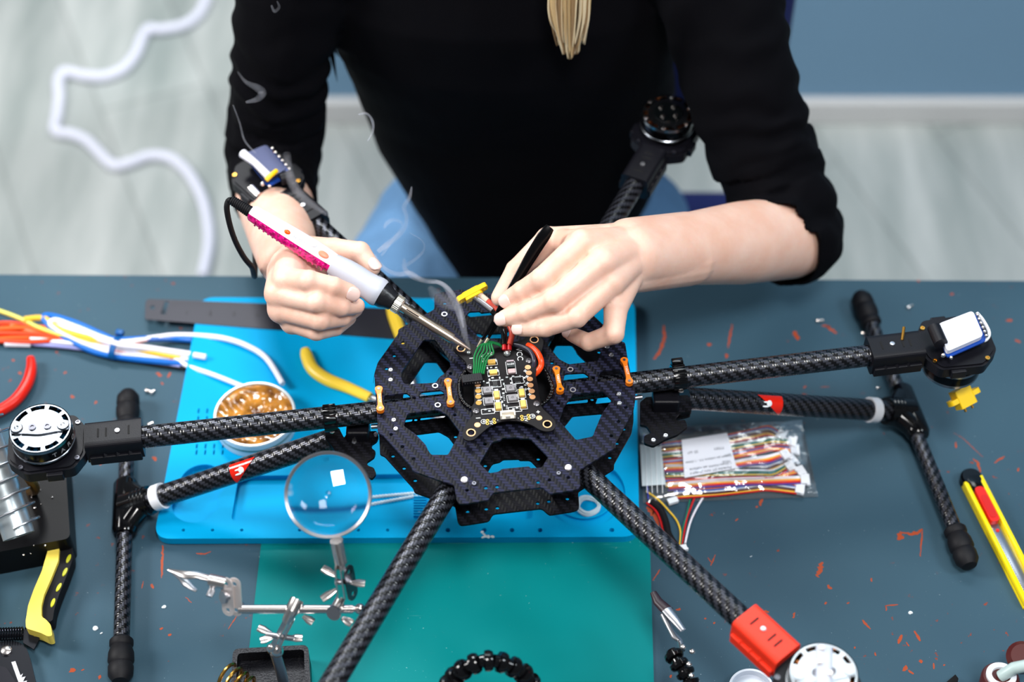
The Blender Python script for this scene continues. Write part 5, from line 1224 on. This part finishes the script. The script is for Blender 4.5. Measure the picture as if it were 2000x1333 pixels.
# --- hair: crown and one long lock that hangs over the chest
HM = [mat('blonde_hair', (214, 182, 130), .38), mat('ash_blonde_hair', (160, 128, 88), .42), mat('pale_blonde_hair', (238, 218, 178), .35)]
bm = bmesh.new(); random.seed(5)
add_ball(bm, hd+Vector((0, .022, .022)), .086, .094, .098, None, 28); add_cone(bm, hd+Vector((0, .06, -.01)), .07, hd+Vector((0, .085, -.12)), .045)
hr_ = remeshed(bm, .005, 3)
for v, n_ in zip(hr_.vertices, [q.normal.copy() for q in hr_.vertices]): v.co += n_*.003*math.sin(noise.noise(v.co*8)*30+v.co.x*300)
hair = obj('hair', hr_, HM[0], pr_, sharp=180)
for mi in range(3):
    bm = bmesh.new()
    for k in range(34):
        u = random.uniform(-1, 1); u2 = u*random.uniform(.5, 1.0); xt_ = 1113+u2*34; yt = 118-36*abs(u2)**1.3-random.uniform(0, 34)
        Y0 = 1.283+random.uniform(-.012, .008)
        p3 = atY(xt_, yt, Y0); p2 = atY(1113+u*36+random.uniform(-3, 3), yt*.45, Y0-.002); p1 = atY(1115+u*39, -30, Y0-.003)
        p0 = hd+Vector((.045+u*.018, -.05, -.02)); pm_ = p1.lerp(p0, .5)+Vector((.006, -.012, 0))
        add_sweep(bm, smooth_path([p0, pm_, p1, p2, p3], 5), [.0012, .0016, .0015, .0013, .0009, .0002], 6, flat=(1.5, .6), cap=False, uv=False)
    obj('hair_lock', bm, HM[mi], hair, sharp=180, kind='stuff')
# ================================================================ soldering iron
TIP = P(919, 684, .1835); TAIL = P(452, 391, .266); ax = (TAIL-TIP).normalized(); LT = (TAIL-TIP).length
vv = (cam.location-TIP).normalized(); vv = (vv-ax*vv.dot(ax)).normalized(); ss = ax.cross(vv)         # ss points to the lower left of the photo or its opposite
if ss.dot(Vector((-1, -1, 0))) < 0: ss = -ss
RI = Matrix((ss, ax.cross(ss), ax)).transposed(); MI = xf(TIP, RI)
si = empty('soldering_iron', TIP, 'white and magenta soldering iron with grey grip held in the hand over the circuit board', 'soldering iron')
k_ = LT/.248
obj('tip', lathe([(0, 0), (.0006, .0003), (.0026, .013*k_), (.0030, .019*k_), (0, .019*k_)], MI, 20), mat('tinned_tip', (190, 172, 160), .35, .8), si)
obj('barrel', lathe([(.0026, .0185*k_), (.0043, .0185*k_), (.0045, .021*k_), (.0043, .050*k_), (.0044, .073*k_), (0, .073*k_)], MI, 28), mat('heated_steel_barrel', (196, 178, 160), .28, .95), si)
bm = bmesh.new()
for a in (-.9, .35, 1.7, 3.0, 4.3): add_box(bm, (.0012, .0010, .013), MI @ xf((0, 0, .060*k_), rotz(a)) @ xf((.0043, 0, 0)), .0002)
obj('vent_slot', bm, mat('slot_black', (4, 4, 6), .8), si, smooth=False)
prof = [(0, .071*k_)]; bm = bmesh.new()
add_lathe(bm, [(0, .071*k_), (.0066, .071*k_), (.0076, .0725*k_), (.0076, .0785*k_), (0, .0785*k_)], MI, 28)
for k in range(28): a = 2*math.pi*k/28; add_box(bm, (.0010, .0008, .006), MI @ xf((.0077*math.cos(a), .0077*math.sin(a), .0755*k_), rotz(a)))
obj('knurled_nut', bm, mat('nickel_knurl', (218, 216, 208), .3, .85), si, smooth=False)
obj('black_nose', lathe([(0, .0785*k_), (.0066, .0785*k_), (.0084, .080*k_), (.0092, .084*k_), (.0112, .088*k_), (.0120, .094*k_), (0, .094*k_)], MI, 36), mat('scuffed_black_plastic', (28, 28, 32), .3, bump=.6, bscale=160), si)
obj('grip', lathe([(0, .0925*k_), (.0122, .0925*k_), (.0130, .0945*k_), (.0131, .098*k_), (.0122, .103*k_), (.0116, .110*k_), (.0118, .120*k_), (.0113, .130*k_), (.0098, .140*k_), (.0092, .143*k_), (0, .143*k_)], MI, 48), mat('pale_grey_silicone', (188, 192, 204), .45), si)
def half(prof, a0, a1, M, n=20):
    bm = bmesh.new(); rg = []
    for r, z in prof: rg.append([bm.verts.new(M @ Vector((r*math.cos(a0+(a1-a0)*k/n), r*math.sin(a0+(a1-a0)*k/n), z))) for k in range(n+1)])
    for A_, B_ in zip(rg, rg[1:]):
        for k in range(n): bm.faces.new((A_[k], A_[k+1], B_[k+1], B_[k]))
    bm.faces.new(rg[0]); bm.faces.new(rg[-1]); bm.faces.new([r[0] for r in rg] + [r[-1] for r in reversed(rg)])
    return bm
hp = [(.0090, .141*k_), (.0098, .150*k_), (.0102, .165*k_), (.0094, .190*k_), (.0080, .215*k_), (.0074, .226*k_), (.0060, .228*k_)]
aS = 0.0; vloc = (RI.transposed() @ vv); aV = math.atan2(vloc.y, vloc.x)       # angle that faces the camera; 0 = lower left side
sg_ = 1 if aV > 0 else -1
obj('white_shell', half(hp, sg_*1.28, sg_*(2*math.pi-1.5), MI, 30), mat('glossy_white_abs', (246, 244, 252), .25), si, sharp=60)
g = N('magenta_clear_shell'); tcn = g.n('ShaderNodeTexCoord'); g.b.inputs['Base Color'].default_value = (*L((232, 0, 128)), 1); g.b.inputs['Roughness'].default_value = .15; g.b.inputs['Coat Weight'].default_value = .6
g.l(g.mix(g.ramp(g.noise(tcn.outputs['Object'], 260, 2), .4, .6), L((150, 0, 84)), L((240, 10, 140))), g.b.inputs['Base Color'])
bm = half([(r*.985, z) for r, z in hp], sg_*(-1.5), sg_*1.30, MI, 20)
for k in range(16): add_box(bm, (.0012, .0090, .0018), MI @ xf(((.0096-.0013*k/8)*math.cos(.62), (.0096-.0013*k/8)*math.sin(.62)*sg_, (.148+.0047*k)*k_), rotz(.62*sg_)), .0003)
obj('magenta_shell', bm, g.m, si, sharp=60)
def on_iron(ang, r, z): return MI @ xf((r*math.cos(ang), r*math.sin(ang), z*k_), rotz(ang))
aa = aV + (0.25 if aV > 0 else -0.25)
bm = bmesh.new(); add_ball(bm, on_iron(aa, .0086, .190).translation, .0022, .0022, .0032, RI, 14); obj('orange_lamp', bm, mat('orange_lamp', (255, 92, 10), .2), si)
bm = bmesh.new(); add_ball(bm, on_iron(aa, .0094, .153).translation, .0012, .0030, .0055, RI @ rotz(aa), 14); obj('salmon_pad', bm, mat('salmon_pad', (232, 140, 110), .4), si)
bm = bmesh.new(); add_ball(bm, on_iron(aa+.3*sg_, .0102, .168).translation, .0022, .0034, .0065, RI @ rotz(aa), 16); obj('clear_dial', bm, mat('dial_white', (235, 240, 246), .12), si)
bm = bmesh.new(); add_mesh(bm, text_bm('200 250 300', .0030, on_iron(aa, .0101, .177) @ Matrix.Rotation(math.pi/2, 4, 'Y') @ Matrix.Rotation(math.pi/2, 4, 'Z') @ Matrix.Rotation(math.pi/2, 4, 'Z'), .00004)); obj('scale_print', bm, mat('grey_print', (150, 150, 155), .5), si, smooth=False)
bm = bmesh.new(); add_lathe(bm, [(0, .226*k_), (.0052, .226*k_), (.0040, .248*k_), (0, .249*k_)], MI, 24)
for k in range(11): add_lathe(bm, [(.0040, -.0007), (.0056-.0001*k, 0), (.0040, .0007)], MI @ xf((0, 0, (.228+.0019*k)*k_)), 20, closed=True)
obj('strain_relief', bm, RUBBER, si)
cp = [TAIL, P(446, 393, .264), P(443, 408, .258), P(449, 440, .242), P(460, 472, .224), P(476, 502, .206), P(492, 522, .190), Vector(P(498, 536, .150)), Vector((-.262, 1.245, T+.06)), Vector((-.268, 1.27, T-.10)), Vector((-.30, 1.30, T-.45)), Vector((-.36, 1.33, .01)), Vector((-.6, 1.5, .006))]
obj('cord', sweep(smooth_path(cp, 6), .0026, 12), RUBBER, si)
# ================================================================ tweezers
tw = empty('tweezers', P(935, 676, .183), 'slim black tweezers held upright between thumb and fingers over the circuit board', 'tweezers')
up_ = (cam.location-P(1000, 560, .22)).normalized()
TB = mat('black_coated_steel', (10, 10, 13), .22, .5)
obj('arm', sweep(smooth_path(PP([(1074, 443, .2715), (1060, 462, .265), (1030, 510, .2455), (1000, 562, .228), (974, 608, .211), (966, 626, .205), (948, 655, .193), (941, 664, .1895)]), 4), [.0034, .0050, .0046, .0036, .0027, .0022, .0018, .0013, .0012], 12, flat=(1, .22), up=up_), TB, tw, sharp=50)
obj('arm', sweep(smooth_path(PP([(1075, 445, .2690), (1062, 464, .262), (1032, 512, .242), (1003, 564, .225), (979, 609, .209), (973, 628, .203), (959, 652, .194), (954, 661, .191)]), 4), [.0034, .0050, .0046, .0036, .0027, .0022, .0018, .0013, .0012], 12, flat=(1, .22), up=up_), TB, tw, sharp=50)
PT = mat('bare_tweezer_tip', (214, 205, 180), .3, .7)
obj('tip', sweep(PP([(941, 664, .1895), (932, 678, .184)]), [.0013, .0005], 10, up=up_), PT, tw); obj('tip', sweep(PP([(954, 661, .191), (945, 674, .186)]), [.0015, .0009], 10, up=up_), PT, tw)
# ================================================================ plastic bag of cables
g = N('clear_bag_film'); nt = g.t; nt.nodes.remove(g.b)
tr = g.n('ShaderNodeBsdfTransparent'); tr.inputs[0].default_value = (.94, .96, .97, 1); gl = g.n('ShaderNodeBsdfGlossy'); gl.inputs['Roughness'].default_value = .09; gl.inputs[0].default_value = (1, 1, 1, 1)
fr = g.n('ShaderNodeFresnel'); fr.inputs[0].default_value = 1.5; tcn = g.n('ShaderNodeTexCoord')
bp = g.n('ShaderNodeBump'); bp.inputs['Strength'].default_value = .5; bp.inputs['Distance'].default_value = .002; g.l(g.noise(tcn.outputs['Object'], 70, 3), bp.inputs['Height']); g.l(bp.outputs[0], gl.inputs['Normal']); g.l(bp.outputs[0], fr.inputs['Normal'])
df = g.n('ShaderNodeBsdfDiffuse'); df.inputs[0].default_value = (.8, .84, .88, 1)
m1 = g.n('ShaderNodeMixShader'); m1.inputs[0].default_value = .05; g.l(tr.outputs[0], m1.inputs[1]); g.l(df.outputs[0], m1.inputs[2])
m2 = g.n('ShaderNodeMixShader'); g.l(g.math('ADD', .03, g.math('MULTIPLY', fr.outputs[0], 1.3)), m2.inputs[0]); g.l(m1.outputs[0], m2.inputs[1]); g.l(gl.outputs[0], m2.inputs[2]); g.l(m2.outputs[0], g.out.inputs[0])
FILM = g.m
bag = empty('zip_bag', P(1420, 910, 0), 'clear zip bag with a white paper label lying on the table', 'bag')
c00, c10, c11, c01 = (P(x, y, 0).to_2d() for x, y in [(1256, 984), (1598, 972), (1566, 822), (1248, 838)])
bm = bmesh.new(); nu, nv = 60, 34; G = []
for j in range(nv+1):
    v = j/nv; row = []
    for i in range(nu+1):
        u = i/nu; q = (c00*(1-u)+c10*u)*(1-v)+(c01*(1-u)+c11*u)*v
        e = min(1, min(u, 1-u)*7)*min(1, min(v, 1-v)*5)
        h = .0012+.0095*e**.6+e*(.0022*noise.noise(Vector((u*6, v*5, 1)))+.0022*abs(noise.noise(Vector((u*13+v*7, v*9, 4)))))
        if u > .8 or v > .8: h += e*.003*noise.noise(Vector((u*22, v*20-u*12, 9)))
        row.append(bm.verts.new((q.x, q.y, T+h)))
    G.append(row)
for j in range(nv):
    for i in range(nu): bm.faces.new((G[j][i], G[j][i+1], G[j+1][i+1], G[j+1][i]))
lo = [bm.verts.new((q.x, q.y, T+.0004)) for q in (c00, c10, c11, c01)]
bm.faces.new(lo)
obj('film', bm, FILM, bag, sharp=180)
obj('zip_strip', plate(Q([(1254, 951), (1300, 948), (1291, 874), (1250, 870)], .0095), [], T+.0100, T+.0106), mat('frosted_zip_strip', (205, 218, 224), .4, alpha=.82), bag, smooth=False)
bm = bmesh.new()
for k in range(4): add_box(bm, (.0005, .062, .0006), xf(P(1262+k*10, 911, .0110), rotz(-.02)))
obj('zip_line', bm, mat('zip_line_white', (236, 240, 244), .3), bag, smooth=False)
obj('zip_line', sweep(PP([(1259, 850, .009), (1266, 976, .009)]), .0006, 6), mat('zip_line_blue', (40, 50, 170), .4), bag)
lq = [P(*q, .0125) for q in [(1331, 860), (1420, 846), (1439, 915), (1337, 934)]]
lab = obj('paper_label', plate([q.to_2d() for q in lq], [], T+.0124, T+.0127), mat('label_paper', (226, 228, 238), .6), bag, smooth=False)
xd = (lq[0]-lq[1]).normalized(); yd = Vector((0, 0, 1)).cross(xd); RLb = Matrix((xd, yd, Vector((0, 0, 1)))).transposed()
bm = bmesh.new()
for s, x, y, sz in [('77501', 1404, 876, .0042), ('25 \u0448\u0442', 1353, 884, .0042), ('\u0420\u0430\u0437\u044a\u0451\u043c JST XH1.25-06P-F', 1388, 919, .0036), ('1.25\u043c\u043c MAMA \u043d\u0430 \u043a\u0430\u0431\u0435\u043b\u0435', 1388, 911, .0036), ('10\u0441\u043c', 1419, 902, .0036), ('\u0421\u0435\u0440\u0438\u044f \u043d\u0430 \u043a\u0430\u0431\u0435\u043b\u044c 0.5 - 1.25\u043c\u043c', 1384, 897, .0033), ('\u0428\u041b\u0422', 1421, 889, .0032)]:
    add_mesh(bm, text_bm(s, sz, xf(P(x, y, .0129), RLb), .00003))
obj('label_print', bm, mat('grey_ink', (70, 80, 96), .6), lab, smooth=False)
cabs = [((1292, 875), (1400, 862), (1500, 842), (1526, 851), .0080, 'topmost of the bagged cables, its plug nearest the landing leg'), ((1290, 893), (1400, 880), (1510, 862), (1547, 864), .0085, 'cable in the clear bag, second plug down from the top edge'),
        ((1296, 908), (1400, 897), (1510, 876), (1552, 880), .0060, 'cable in the clear bag, third plug down, mostly orange and blue wires'), ((1296, 916), (1400, 912), (1500, 898), (1534, 889), .0100, 'cable in the clear bag whose plug sits turned sideways left of the others'),
        ((1300, 922), (1400, 918), (1500, 914), (1546, 899), .0060, 'cable in the clear bag with its small plug behind the sideways one'), ((1300, 930), (1400, 927), (1510, 926), (1543, 912), .0085, 'cable in the clear bag crossing upwards near the middle of the plugs'),
        ((1302, 944), (1400, 936), (1510, 932), (1563, 921), .0070, 'cable in the clear bag, third plug up from the bottom'), ((1304, 952), (1400, 944), (1510, 940), (1572, 938), .0085, 'cable in the clear bag whose plug reaches farthest right'),
        ((1318, 966), (1400, 962), (1500, 950), (1562, 957), .0060, 'lowest plug of the cables in the clear bag')]
orders = [['orange', 'blue', 'white', 'black', 'brown', 'yellow', 'dred'], ['white', 'green', 'green', 'yellow', 'black', 'dred'], ['white', 'blue', 'orange', 'yellow', 'red', 'black'], ['white', 'white', 'yellow', 'orange', 'dred', 'violet']]
for k, (a, b, c, d, h, lbl) in enumerate(cabs):
    cb = empty('ribbon_cable', P(a[0], a[1], h*.5), 'thin multicoloured '+lbl if not lbl.startswith('lowest') and not lbl.startswith('topmost') else lbl+', with thin coloured wires', 'cable', 'coloured plug cables in the zip bag')
    od = orders[k % 4]; n_ = len(od); dv = P(*d, h)-P(*c, h); 
    for i, col in enumerate(od):
        o_ = (i-(n_-1)/2)
        pts = [(a[0]+random.uniform(-6, 6), a[1]+o_*2.6, h*.6), (b[0], b[1]+o_*2.5+random.uniform(-1, 1), h), (c[0]-30, (b[1]*.3+c[1]*.7)+o_*2.8+random.uniform(-1, 1), h), (c[0], c[1]+o_*2.9, h), (d[0]-6, d[1]+o_*2.6, h)]
        wire(pts, .00085, col, cb, seg=6)
    ang = math.atan2((P(*d, h)-P(*c, h)).y, (P(*d, h)-P(*c, h)).x)+random.uniform(-.25, .25)
    bm = bmesh.new(); add_box(bm, (.0085, .0100, .0045), xf(P(*d, h), rotz(ang)), .0004); add_box(bm, (.0030, .0125, .0030), xf(P(d[0]+6, d[1], h), rotz(ang)), .0003)
    obj('plug', bm, WHITEP, cb, smooth=False)
ob = obj('small_plug', box((.010, .006, .004), xf(P(1314, 979, .006), rotz(.35)), .0006), mat('milky_tag', (225, 232, 240), .3), None, smooth=False, label='small milky plug lying at the lower left corner inside the clear bag', cat='plug')
# loose leads below the bag
lc = empty('sensor_cable', P(1331, 1070, 0), 'loose thin cable with white plug lying below the clear bag', 'cable')
wire([(1262, 960, .004), (1285, 976, .003), (1306, 998, .002), (1322, 1018, .002), (1329, 1040, .002), (1327, 1068, .003)], .0009, 'yellow', lc)
wire([(1348, 976, .003), (1340, 1010, .002), (1333, 1035, .002), (1329.5, 1068, .003)], .0009, 'green', lc)
wire([(1356, 974, .003), (1344, 1006, .002), (1338, 1030, .002), (1332, 1067, .003)], .0009, 'dred', lc)
wire([(1351, 976, .002), (1347, 1002, .0015), (1336, 1036, .0015), (1334, 1066, .003)], .0009, 'black', lc)
wire([(1373, 972, .003), (1358, 998, .002), (1347, 1024, .003), (1338, 1062, .003)], .0010, 'white', lc)
bm = bmesh.new(); add_box(bm, (.0102, .0055, .0045), xf(P(1331, 1072, .003), rotz(.25)), .0004); add_box(bm, (.0120, .0020, .0040), xf(P(1332, 1076, .003), rotz(.25)), .0003); obj('plug', bm, WHITEP, lc, smooth=False)
rb = empty('power_leads', P(1280, 1000, 0), 'red and thick black leads running under the front right arm beside the blue mat', 'cable')
wire([(1263, 983, .003), (1278, 995, .003), (1288, 1012, .003), (1296, 1038, .003), (1310, 1062, .003)], .0011, 'dred', rb, name='red_lead')
obj('black_lead', sweep(smooth_path(PP([(1272, 980, .004), (1290, 996, .004), (1300, 1020, .004), (1306, 1045, .004), (1322, 1070, .004)]), 5), .0034, 10), RUBBER, rb)
# ================================================================ bits on the blue mat
tw2 = empty('twisted_wire', P(770, 970, hm), 'pair of twisted white wires on the blue mat beside the magnifying glass', 'wire')
for y0, y1, ph in ((972, 962, 0), (986, 966, 1.5)):
    for s in (0, math.pi):
        a = P(722, y0, .0050); b = P(832, y1, .0050); obj('strand', sweep(helix(a, b, .0010, 9, 10, ph+s), .0007, 6), mat('clear_white_wire', (214, 232, 240), .2), tw2)
cw = P(1148, 990, .0050); bm = bmesh.new(); random.seed(3)
for k in range(7):
    r = .0105+random.uniform(-.0018, .0018); cx_, cy_ = cw.x+random.uniform(-.0012, .0012), cw.y+random.uniform(-.001, .001)
    pts = [(cx_+r*math.cos(t/24*2*math.pi), cy_+r*.9*math.sin(t/24*2*math.pi), T+.0048+.0006*k+.0006*math.sin(t)) for t in range(25)]
    add_sweep(bm, pts, .0007, 6, cap=False)
obj('wire_coil', bm, MATS['clear_white_wire'], label='small coil of clear white wire in the round dish of the blue mat', cat='wire')
def bit(name, pts, r, m, lbl, cat_, grp=None, h=.0012):
    bm = bmesh.new()
    for i, (x, y) in enumerate(pts): add_ball(bm, P(x, y, h), r*random.uniform(.8, 1.2), r*random.uniform(.6, 1.1), r*.6, rotz(random.uniform(0, 3)), 10)
    return obj(name, bm, m, label=lbl, cat=cat_, group=grp)
bit('white_splash', [(942, 1040), (945, 1044), (948, 1048), (954, 1049), (962, 1049), (944, 1050)], .0017, mat('white_residue', (225, 235, 240), .5), 'white splash of residue on the front edge of the blue mat', 'residue', h=hm)
for x, y, l in [(819, 1001, 'largest white crumb on the blue mat right of the magnifying glass'), (827, 994, 'white crumb on the blue mat just above the largest crumb'), (832, 1003, 'tiny white crumb on the blue mat nearest the front left arm')]:
    bit('residue_crumb', [(x, y), (x+1.5, y+1)], .0014, MATS['white_residue'], l, 'crumb', 'white crumbs on the blue mat', h=.0042)
def loose_screw(x, y, a, lbl, r=.0016, ln=.006):
    M = xf(P(x, y, r+.0002), rotz(a) @ Matrix.Rotation(math.pi/2, 3, 'Y'))
    bm = bmesh.new(); add_lathe(bm, [(0, -.0018), (r*1.5, -.0016), (r*1.6, 0), (r*.8, 0), (r*.8, ln), (0, ln)], M, 14)
    return obj('loose_screw', bm, CHROME, label=lbl, cat='screw', group='loose silver screws on the table')
loose_screw(1597, 627, .1, 'small silver screw lying behind the right carbon arm, left of the skid top')
loose_screw(1774, 601, .6, 'small silver screw nearest the back edge, right of the skid top')
loose_screw(1685, 651, 0, 'small silver screw lying close beside the right skid tube', .0014, .004)
loose_screw(1714, 758, .4, 'tiny silver screw between the right carbon arm and landing leg', .0009, .003)
loose_screw(288, 764, -.3, 'small silver screw by the left skid top with another beside it, the left one', .0018, .005)
loose_screw(296, 768, .9, 'small silver screw by the left skid top, right one of the pair', .0014, .004)
loose_screw(292, 829, .5, 'small silver screw just behind the left carbon arm near the skid', .0014, .004)
for x, y, r, l in [(186, 1228, .0022, 'white crumb on the table left of the croc clip, the wide one'), (319, 1187, .0016, 'white crumb on the table below the crocodile clip'), (197, 1238, .0008, 'tiny white crumb right below the wide crumb near the skid'), (1777, 1198, .0018, 'white crumb on the right half of the table below the knife'), (1466, 1088, .0005, 'tiny white speck on the table between bag and front right arm')]:
    bit('residue_crumb', [(x, y), (x+2, y-1)], r, MATS['white_residue'], l, 'crumb', 'white crumbs on the table', h=.0004)
bit('burn_mark', [(1588, 1276), (1594, 1272), (1598, 1278), (1590, 1282), (1602, 1270)], .0030, mat('dark_burn', (46, 58, 58), .7), 'dark green-grey burn mark on the table behind the motor with the red mount', 'stain', h=.0001)
# ================================================================ things cut by the front edge
c = P(1466, 1356, 0)
obj('milky_disc', lathe([(0, .002), (.0175, .002), (.0180, .0085), (.0195, .0090), (.0200, .0085), (.0200, 0), (0, 0)], xf(c), 40), mat('milky_lid', (225, 230, 240), .35), label='round milky white lid on the front edge beside the red arm clamp', cat='lid')
bt = empty('brown_nozzle', P(1958, 1340, 0), 'brown cylinder with white ring and pale rod at the front right corner', 'nozzle')
a = P(1935, 1390, .005); b = P(1955, 1322, .055); R = frame(b-a)
ln = (b-a).length
obj('body', lathe([(0, 0), (.0155, 0), (.0160, ln*.95), (.0145, ln), (0, ln)], xf(a, R), 32), mat('dark_brown_plastic', (74, 26, 24), .35), bt)
obj('white_ring', lathe([(.0075, ln-.001), (.0125, ln-.001), (.0125, ln+.0025), (.0080, ln+.0025)], xf(a, R), 32, closed=True), WHITEP, bt)
obj('pale_rod', sweep([b, P(1980, 1306, .066), P(2030, 1296, .072)], .0052, 14), mat('pale_green_rod', (170, 188, 186), .35), bt)
obj('side_knob', lathe([(0, 0), (.012, 0), (.014, .012), (.010, .016), (0, .016)], xf(P(1996, 1292, .03), frame(Vector((-.2, -.2, 1)))), 24), MATS['dark_brown_plastic'], bt)
obj('blade_tip', plate(Q([(1838, 1342), (1866, 1318), (1872, 1326), (1868, 1350)], .006), [], T, T+.006), BLACKG, smooth=False, label='black pointed tool tip at the front edge, left of the brown cylinder', cat='tool')
# ================================================================ smoke from the soldering iron
def smoke_mat(name, k):
    g = N(name); g.t.nodes.remove(g.b); lw = g.n('ShaderNodeLayerWeight'); lw.inputs[0].default_value = .5
    tcn = g.n('ShaderNodeTexCoord'); n_ = g.ramp(g.noise(tcn.outputs['Object'], 45, 3), .3, .75)
    a = g.math('MULTIPLY', g.math('POWER', g.math('SUBTRACT', 1.0, lw.outputs['Facing']), 1.8), g.math('MULTIPLY', g.math('ADD', .25, n_), k))
    tr = g.n('ShaderNodeBsdfTransparent'); df = g.n('ShaderNodeBsdfDiffuse'); df.inputs[0].default_value = (.86, .89, 1, 1); tl = g.n('ShaderNodeBsdfTranslucent'); tl.inputs[0].default_value = (.86, .89, 1, 1)
    m0 = g.n('ShaderNodeMixShader'); g.l(df.outputs[0], m0.inputs[1]); g.l(tl.outputs[0], m0.inputs[2])
    m1 = g.n('ShaderNodeMixShader'); g.l(a, m1.inputs[0]); g.l(tr.outputs[0], m1.inputs[1]); g.l(m0.outputs[0], m1.inputs[2]); g.l(m1.outputs[0], g.out.inputs[0]); return g.m
SM1 = smoke_mat('smoke_dense', .22); SM2 = smoke_mat('smoke_thin', .11)
sk_ = empty('smoke', P(915, 680, .19), 'thin bluish white smoke curling up from the hot soldering tip', 'smoke')
def puff(pts, r, m, flat=(1, 1)): obj('wisp', sweep(smooth_path(PP(pts), 8), r, 16, flat=flat, cap=False), m, sk_, sharp=180)
puff([(917, 682, .188), (908, 655, .20), (903, 630, .212), (896, 605, .222), (884, 580, .235), (868, 558, .245), (850, 550, .25)], [.0012, .0030, .0036, .0040, .0040, .0026, .0016], SM1)
puff([(905, 640, .205), (898, 606, .22), (885, 575, .24), (860, 553, .25), (832, 549, .255), (806, 540, .262), (790, 524, .27), (790, 505, .28)], [.0010, .0016, .0018, .0022, .0026, .0028, .0024, .0014], SM1)
puff([(850, 552, .25), (826, 548, .255), (802, 534, .262), (780, 536, .265), (760, 530, .27), (742, 515, .275), (732, 498, .28)], [.0012, .0020, .0024, .0024, .0022, .0018, .0010], SM1)
puff([(790, 520, .272), (812, 506, .28), (828, 488, .29), (824, 470, .30), (800, 455, .31)], [.0022, .0016, .0012, .0008, .0004], SM2)
puff([(738, 492, .28), (756, 478, .285), (776, 462, .295), (790, 446, .305), (794, 424, .32), (789, 405, .33), (800, 385, .34), (804, 365, .35)], [.0022, .0028, .0026, .0020, .0018, .0022, .0018, .0006], SM1)
puff([(745, 500, .28), (768, 468, .29), (786, 440, .305), (770, 430, .312), (756, 436, .312), (750, 446, .31)], [.0012, .0016, .0014, .0018, .0022, .0010], SM2)
puff([(700, 224, .30), (716, 222, .30), (727, 236, .30), (728, 256, .295), (718, 276, .29)], [.0010, .0014, .0018, .0014, .0008], SM1)
puff([(464, 140, .30), (480, 160, .30), (503, 172, .295), (512, 182, .29), (502, 194, .29), (480, 200, .29)], [.0010, .0022, .0040, .0044, .0030, .0012], SM2)
puff([(455, 205, .28), (468, 240, .27), (478, 275, .26), (500, 300, .25)], [.0008, .0012, .0014, .0010], SM2)
puff([(560, 300, .24), (568, 350, .23), (590, 384, .22), (640, 420, .22)], [.0040, .0050, .0050, .0020], SM2)
puff([(895, 600, .225), (870, 590, .23), (850, 575, .238), (838, 560, .245)], [.004, .007, .006, .002], SM2)
puff([(530, 10, .36), (536, 22, .355), (545, 14, .36), (541, 2, .365)], [.0010, .0018, .0016, .0008], SM2)
